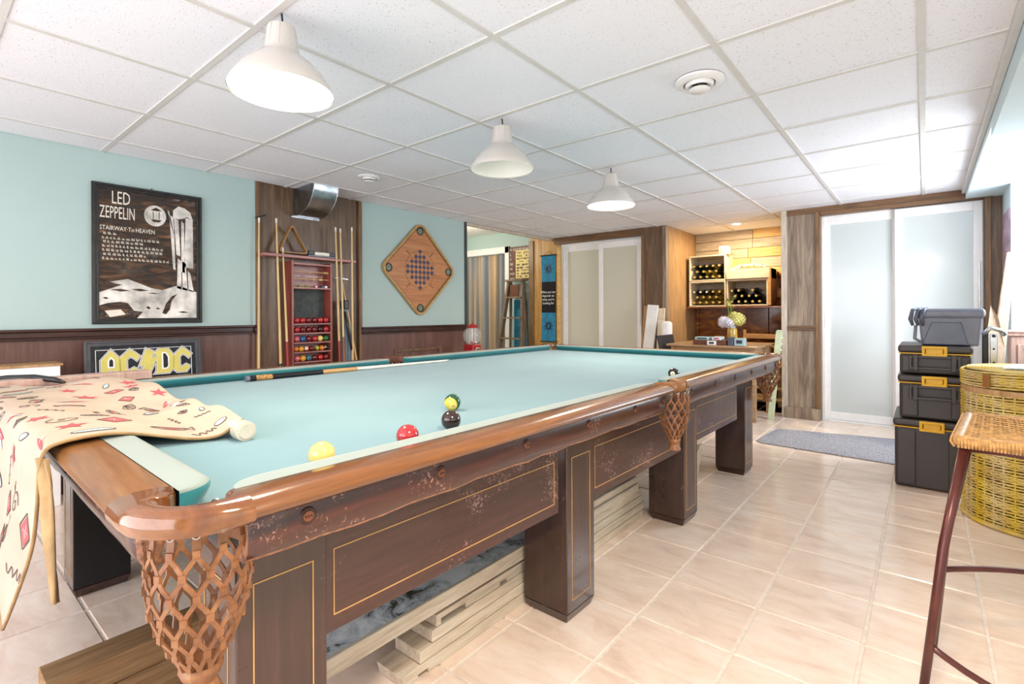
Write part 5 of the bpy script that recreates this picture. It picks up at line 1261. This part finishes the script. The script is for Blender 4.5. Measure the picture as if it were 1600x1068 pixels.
for i, (x0_, x1_, y0_, y1_, h0, h, mt, lb) in enumerate(((-1.88, -1.55, 5.27, 5.45, 0, .05, 'leather_dark', 'long dark brown game box on the small table'), (-1.86, -1.72, 5.28, 5.40, .05, .03, 'ink_aqua', 'pale blue card box lying on the brown game box, left'), (-1.69, -1.60, 5.28, 5.40, .05, .034, 'blue_paint', 'pale blue and red card box on the brown game box, right'), (-1.73, -1.64, 5.255, 5.268, 0, .045, 'white_gloss', 'white card box with dark oval leaning in front of the brown game box'), (-1.535, -1.48, 5.28, 5.36, 0, .085, 'grey_tub_dark', 'small upright dark blue box beside the flower jar'), (-1.475, -1.38, 5.29, 5.37, 0, .075, 'ink_aqua', 'blue and white patterned box right of the game boxes'))):
    o = thing('card_box', lb, 'box', ((x0_ + x1_) / 2, (y0_ + y1_) / 2, TZ + h0), 0, G)
    build(M().box(x0_, x1_, y0_, y1_, TZ + h0 + .001, TZ + h0 + h), 'carton', MT[mt], o, world=True, bevel=.003)
    if i in (1, 2, 3, 5): build(M().box(x0_ + .02, x1_ - .02, y0_ - .001, y0_, TZ + h0 + h * .3, TZ + h0 + h * .75), 'printed_label', MT['cue_blue'] if i != 2 else MT['ink_red'], o, world=True)
# black folding chair at left of the table
r = thing('folding_chair', 'black folding chair at the left side of the small table', 'chair', (-2.2, 5.4, 0))
for y in (5.25, 5.62):
    build(M().tube([(-2.02, y, 0), (-2.17, y, .45), (-2.25, y, .80)], .012, 8), 'frame_tube', MT['black'], r, world=True, smooth='all')
    build(M().tube([(-2.30, y + .03, 0), (-2.05, y + .03, .44)], .012, 8), 'rear_leg', MT['black'], r, world=True)
build(M().box(-2.17, -1.84, 5.24, 5.63, .43, .46), 'seat', MT['black'], r, world=True, bevel=.01)
build(M().bar((-2.215, 5.435, .66), (-2.25, 5.435, .83), .40, .03, up=X), 'backrest', flat('charcoal_vinyl', '34343a', .5), r, world=True, bevel=.006)
# pine ladder back chair behind
r = thing('pine_chair', 'pine ladder-back chair behind the small table', 'chair', (-1.42, 6.3, 0))
for x in (-1.66, -1.28):
    build(M().bar((x, 6.36, 0), (x, 6.40, .87), .035, .03), 'back_post', MT['pine'], r, world=True, bevel=.004); build(M().bar((x, 6.04, 0), (x, 6.04, .43), .035, .035), 'front_leg', MT['pine'], r, world=True, bevel=.003)
for z in (.80, .70, .58): build(M().box(-1.66, -1.28, 6.385, 6.40, z - .03, z + .025), 'back_slat', MT['pine'], r, world=True, bevel=.003)
build(M().box(-1.68, -1.26, 6.02, 6.40, .43, .46), 'seat', MT['pine'], r, world=True, bevel=.006)
for z in (.15, .28): build(M().box(-1.66, -1.28, 6.03, 6.05, z, z + .03), 'stretcher', MT['pine'], r, world=True)
# dark wood chair legs seen between table leg and trim, pine bench
r = thing('pine_bench', 'low pine bench with slatted front under the small table', 'bench', (-1.45, 5.75, 0))
for z in (.12, .24, .36): build(M().box(-1.70, -1.16, 6.0, 6.015, z, z + .03), 'slat', MT['pine'], r, world=True)
# pale green slatted piece (leaning upright)
r = thing('green_post', 'pale green painted upright board with notched edge by the white trim', 'board', (-1.1, 5.2, 0))
m = M().prism([(0, 0), (.055, 0), (.135, .87), (.13, .90), (.09, .90), (.08, .88)], (-1.233, 5.55, 0), X, Z, Y * .03)
build(m, 'post', MT['pale_green'], r, world=True, bevel=.003)
m = M()
for z in (.70, .76, .82): m.ball((-1.233 + .055 + .092 * z, 5.565, z), .014, 8, 6)
build(m, 'notched_edge', MT['pale_green'], r, world=True, smooth='all')
# leather mitt like ball pouch hanging below the far pocket
# ================================================================== MAT
g = [(-1.05, 4.50), (-.12, 4.44), (-.02, 4.46), (-.02, 5.30), (-.08, 5.34), (-1.0, 5.14), (-1.06, 5.10), (-1.10, 4.56)]
tag(build(M().prism(g, (0, 0, .001), X, Y, Z * .009), 'floor_mat', MT['mat'], bevel=.003), 'flat grey runner mat on the tiles before the second closet', 'mat')

# ================================================================== TOOL BOXES
def toolbox(x0, x1, y0, y1, z0, z1, label, handle, lidh=.05):
    r = thing('tool_box', label, 'tool box', ((x0 + x1) / 2, (y0 + y1) / 2, z0), 0, 'stack of black tool boxes with yellow latches')
    w_ = x1 - x0; zt = z1
    # ribbed body
    m = M().box(x0 + .008, x1 - .008, y0 + .01, y1, z0 + .004, zt - lidh)
    build(m, 'body', MT['box_plastic'], r, world=True, bevel=.014, seg=3)
    m = M()
    xm = (x0 + x1) / 2
    for a0, a1 in ((x0 + .02, xm - .075), (xm + .075, x1 - .02)):
        m = M().box(a0, a1, y0 + .001, y0 + .012, z0 + .02, zt - lidh - .012)
        build(m, 'front_bulge', MT['box_plastic'], r, world=True, bevel=.009, seg=2)
    build(M().box(x0, x1, y0 - .004, y1 + .004, zt - lidh + .006, zt), 'lid', MT['box_plastic'], r, world=True, bevel=.014, seg=3)
    build(M().box(x0 + .004, x1 - .004, y0 - .003, y1 + .001, zt - lidh - .001, zt - lidh + .005), 'yellow_seal', MT['yellow'], r, world=True)
    lt = build(M().frame(.118, .062, .016, (xm, y0 - .022, zt - .033), X, Z, Y * .02), 'latch', MT['yellow'], r, world=True, bevel=.004)
    build(M().box(xm - .04, xm + .04, y0 - .012, y0 - .004, zt - .055, zt - .012), 'latch_centre', MT['yellow'], lt, world=True, bevel=.003)
    if handle:
        zz = z0 + (z1 - z0) * .62 if (z1 - z0) > .22 else z0 + .075
        h2 = build(M().frame(.24, .085, .016, (xm, y0 - .024, zz), X, Z, Y * .022), 'carry_handle', MT['box_plastic'], r, world=True, bevel=.004)
        for a0 in (xm - .10, xm + .075): build(M().box(a0, a0 + .025, y0 - .028, y0 + .002, zz - .05, zz + .048), 'handle_mount', MT['box_plastic'], h2, world=True, bevel=.004)
    return r
toolbox(-.158, .215, 3.93, 4.45, 0, .420, 'lowest and tallest black tool box of the stack, on the floor', False)
toolbox(-.134, .215, 3.935, 4.44, .422, .692, 'middle black tool box with carry handle, second from the floor', True)
toolbox(-.132, .215, 3.935, 4.44, .696, .872, 'shallow black tool box with carry handle, third from the floor', True)
# grey cooler-like tub on top
r = thing('plastic_bin', 'grey lidded plastic bin on top of the tool box stack', 'bin', (.11, 4.1, .873))
m = M(); z0 = .874
rings = [(-.012, z0), (-.012, z0 + .02), (-.03, z0 + .16), (-.035, z0 + .165)]
g = []
for e, z in ((.0, z0), (.0, z0 + .02), (.012, z0 + .165)):
    g.append([(-.02 - e, 3.99 - e, z), (.245 + e, 3.99 - e, z), (.245 + e, 4.32 + e, z), (-.02 - e, 4.32 + e, z)])
m = M().grid(g, wrap=True); m.f.append((0, 1, 2, 3)); m.mi.append(0)
build(m, 'tub', MT['grey_tub'], r, world=True, bevel=.012, seg=3)
build(M().box(-.045, .27, 3.965, 4.345, z0 + .163, z0 + .222), 'lid', MT['grey_tub'], r, world=True, bevel=.02, seg=3)
build(M().prism([(-.01, 0), (.20, 0), (.17, .135), (.035, .135)], (-.005, 3.985, z0 + .005), X, Z, -Y * .012), 'front_panel', MT['grey_tub_dark'], r, world=True, bevel=.004)
m = M()
for k in range(3): m.tube([(-.06 + .025 * k, 3.955, z0 + .12), (-.07 + .025 * k, 3.945, z0 + .16), (-.06 + .027 * k, 3.95, z0 + .215), (-.03 + .02 * k, 4.0, z0 + .225)], [.008, .012, .010, .006], 8)
build(m, 'hanging_straps', MT['grey_tub_dark'], r, world=True, smooth='all')
build(M().tube([(-.045, 3.96, z0 + .12), (-.05, 3.955, z0 + .04), (-.02, 3.955, z0 + .02)], .009, 8), 'side_cord', MT['grey_tub'], r, world=True, smooth='all')
# perforated metal bracket and paper rolls behind
r = thing('metal_bracket', 'black and chrome perforated bracket standing behind the tool boxes', 'bracket', (.34, 4.3, 0))
build(M().box(.275, .305, 4.30, 4.33, .30, .955), 'black_upright', MT['black'], r, world=True, bevel=.004); build(M().box(.31, .345, 4.305, 4.32, .30, .94), 'chrome_upright', MT['chrome'], r, world=True, bevel=.003)
build(M().tube([(.28, 4.30, .93), (.31, 4.29, .975), (.36, 4.30, .96), (.375, 4.31, .93)], .014, 10), 'curved_top', MT['chrome'], r, world=True, smooth='all')
m = M()
for k in range(6): m.tube([(.328, 4.303, .42 + k * .085), (.328, 4.3045, .42 + k * .085)], .006, 10)
m.tube([(.328, 4.302, .925), (.328, 4.3045, .925)], .010, 12)
build(m, 'holes', MT['black'], r, world=True)
o = tag(build(M().bar((.33, 4.95, 0), (.475, 5.05, 1.50), .10, .03, up=(0, 1, 0), w2=.045), 'paper_roll', MT['kraft'], bevel=.01), 'tall tan kraft paper roll leaning by the right pier', 'paper roll')
tag(build(M().add([(.30, 4.9, .55), (.36, 4.92, 1.12), (.40, 4.9, 1.02), (.43, 4.93, .82), (.42, 4.9, .3), (.34, 4.92, .3)], [(0, 1, 2, 3, 4, 5)]), 'brown_paper_sheet', MT['kraft'], solid=.006), 'creased brown paper sheet in front of the kraft roll', 'paper')
# poster edge on the pier, small cabinet at right, white shelf board
tag(build(M().box(.492, .499, 5.32, 5.74, 1.28, 1.86), 'pink_poster', flat('faded_pink_poster', 'b99aae', .6, var=.3, nscale=8), bevel=.001), 'faded pinkish poster seen edge-on on the pier', 'poster')
r = thing('small_cabinet', 'pinkish wooden cabinet with raised panel below the window', 'cabinet', (.64, 5.1, 0))
build(M().box(.475, XR - .003, 5.09, 5.29, 0, .90), 'body', MT['pinkish'], r, world=True, bevel=.004)
build(M().box(.455, XR - .003, 5.075, 5.292, .90, .925).box(.445, XR - .003, 5.065, 5.292, .925, .94), 'top', MT['pinkish'], r, world=True, bevel=.004)
build(M().frame(.26, .78, .03, (.64, 5.088, .45), X, Z, -Y * .012), 'raised_moulding', MT['pinkish'], r, world=True, bevel=.004)
# ================================================================== WICKER HAMPER
BX, BY, BR = .455, 3.665, .30
r = thing('wicker_hamper', 'tall round yellow wicker laundry hamper with woven lid at right', 'basket', (BX, BY, 0))
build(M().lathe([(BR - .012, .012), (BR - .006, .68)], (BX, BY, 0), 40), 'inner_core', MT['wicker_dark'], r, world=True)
def weave(rad, z0, z1, cx, cy, rows, n, amp, rr_, wob=.004):
    m = M()
    for j in range(rows):
        z = z0 + (z1 - z0) * (j + .5) / rows; P = []
        for k in range(n * 2):
            a = 2 * PI * k / (n * 2); rr2 = rad + amp * math.cos(PI * (k + j)) + random.uniform(-.0008, .0008)
            P.append((cx + rr2 * math.cos(a), cy + rr2 * math.sin(a), z + wob * math.sin(a * 3 + j)))
        m.tube(P, rr_, 5, closed=True)
    return m
random.seed(11)
o = build(weave(BR, .02, .665, BX, BY, 58, 44, .0045, .0052), 'woven_body', MT['wicker'], r, world=True, smooth='all')
m = M()
for k in range(44): a = 2 * PI * k / 44; m.tube([(BX + BR * math.cos(a), BY + BR * math.sin(a), .01), (BX + BR * math.cos(a), BY + BR * math.sin(a), .67)], .004, 5)
build(m, 'stakes', MT['wicker'], r, world=True)
build(M().tube([(BX + (BR + .003) * math.cos(a), BY + (BR + .003) * math.sin(a), .012) for a in [2 * PI * i / 48 for i in range(48)]], .011, 8, closed=True), 'base_rim', MT['wicker'], r, world=True, smooth='all')
build(M().lathe([(BR + .004, .662), (BR + .008, .672), (BR + .006, .690), (BR - .01, .692)], (BX, BY, 0), 48), 'top_band', MT['panel_tan'], r, world=True, smooth=True)
ld = build(weave(BR + .002, .697, .775, BX + .0, BY, 8, 44, .0045, .0055), 'lid_side', MT['wicker'], r, world=True, smooth='all')
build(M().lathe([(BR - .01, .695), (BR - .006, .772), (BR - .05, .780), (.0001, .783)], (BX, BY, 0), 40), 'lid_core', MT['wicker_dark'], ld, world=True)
m = M()
for j in range(22): rad = .02 + j * .0125; m.tube([(BX + rad * math.cos(a), BY + rad * math.sin(a), .784 - .004 * (j / 22)) for a in [2 * PI * i / 40 for i in range(40)]], .0062, 5, closed=True)
build(m, 'lid_top', MT['wicker'], r, world=True, smooth='all')
for a in (-2.35, -1.2):
    d_ = Vector((math.cos(a), math.sin(a), 0)); p = Vector((BX, BY, 0)) + d_ * (BR + .014)
    build(M().bar(p + Z * .70, p + Z * .765, .035, .006, up=d_), 'leather_tab', MT['strap_brown'], r, world=True, bevel=.002)
tag(build(M().add([(.30, 3.50, .794), (.62, 3.46, .794), (.66, 3.72, .794), (.36, 3.78, .794)], [(0, 1, 2, 3)]), 'magazine', MT['news'], solid=.006), 'open grey-white magazine lying on the hamper lid', 'magazine')
# ================================================================== BAR STOOL
random.seed(5)
r = thing('bar_stool', 'bar stool with woven cane seat and dark red metal legs at right edge', 'stool', (.21, 2.08, 0))
SZ = .735
x0_, x1_, y0_, y1_ = .070, .40, 1.87, 2.33
# seat: dished cane sheet in a bound edge, front and back edges rolled down
SZ = .727
def SS(u, v):  # u across x, v along y
    x = x0_ + (x1_ - x0_) * u + .045 * (v) * (1 - u) ; y = y0_ + (y1_ - y0_) * v
    z = SZ - .012 * math.sin(PI * u) * math.sin(PI * v); return Vector((x, y, z))
build(M().grid([[SS(i / 12, j / 12) - Z * .006 for j in range(13)] for i in range(13)]), 'seat_base', MT['cane_dark'], r, world=True, smooth='all', solid=.004)
m = M()
for i in range(1, 30): m.tube([SS(i / 30, .03 + .94 * j / 12) + Z * (.0012 * (-1) ** i) for j in range(13)], .0034, 4)
for j in range(1, 30): m.tube([SS(.03 + .94 * i / 12, j / 30) + Z * (.0022 * (-1) ** j) for i in range(13)], .0032, 4)
build(m, 'cane_weave', MT['cane'], r, world=True)
edge = [SS(i / 10, 0) for i in range(11)] + [SS(1, i / 10) for i in range(1, 11)] + [SS(1 - i / 10, 1) for i in range(1, 11)] + [SS(0, 1 - i / 10) for i in range(1, 10)]
build(M().tube([p - Z * .006 for p in edge], .014, 8, closed=True), 'bound_edge', MT['cane'], r, world=True, smooth='all')
m = M()
for i in range(46):
    p = SS(i / 46, 0); m.tube([p + Vector((0, -.0135, .004)), p + Vector((0, -.0165, -.01)), p + Vector((0, -.008, -.024))], .003, 4)
for i in range(46):
    p = SS(0, i / 46); m.tube([p + Vector((-.0135, 0, .004)), p + Vector((-.0165, 0, -.01)), p + Vector((-.008, 0, -.024))], .003, 4)
build(m, 'wrapped_cane', MT['cane'], r, world=True)
build(M().tube([(x0_ + .01, y0_ + .01, SZ - .028), (x1_ - .01, y0_ + .01, SZ - .028)], .009, 8).tube([(x0_ + .05, y1_ - .01, SZ - .028), (x1_ - .01, y1_ - .01, SZ - .028)], .009, 8).tube([(x0_ + .01, y0_ + .01, SZ - .028), (x0_ + .05, y1_ - .01, SZ - .028)], .009, 8), 'seat_rail', MT['stool_metal'], r, world=True, smooth='all')
legs = [((x0_ + .012, y0_ + .012, SZ - .03), (.035, 1.765, .45), (-.014, 1.745, 0)), ((x0_ + .055, y1_ - .02, SZ), (.045, 2.24, .45), (.016, 2.12, 0)), ((x1_ - .01, y0_ + .012, SZ - .03), (.42, 1.76, .45), (.46, 1.74, 0)), ((x1_, y1_ - .02, SZ), (.43, 2.3, .45), (.46, 2.34, 0))]
legs[1] = ((x0_ + .03, y0_ + .14, SZ - .02), (.045, 2.0, .40), (.016, 2.11, 0))
for l3 in legs: build(M().tube([l3[0], l3[1], l3[2]], [.0125, .0115, .0105], 12), 'leg', MT['stool_metal'], r, world=True, smooth='all')
def curve3(a, b, c, n=12): return [Vector(a).lerp(Vector(b), t_).lerp(Vector(b).lerp(Vector(c), t_), t_) for t_ in [i / n for i in range(n + 1)]]
build(M().tube(curve3((.005, 1.755, .185), (.22, 1.80, .02), (.45, 1.745, .17)), .0085, 10), 'footrest', MT['stool_metal'], r, world=True, smooth='all')
build(M().tube(curve3((.03, 2.03, .285), (.24, 2.20, .30), (.45, 2.33, .24)), .0085, 10), 'footrest', MT['stool_metal'], r, world=True, smooth='all')
build(M().tube([(-.008, 1.75, .10), (.02, 2.08, .10)], .006, 8), 'side_stretcher', MT['stool_metal'], r, world=True)
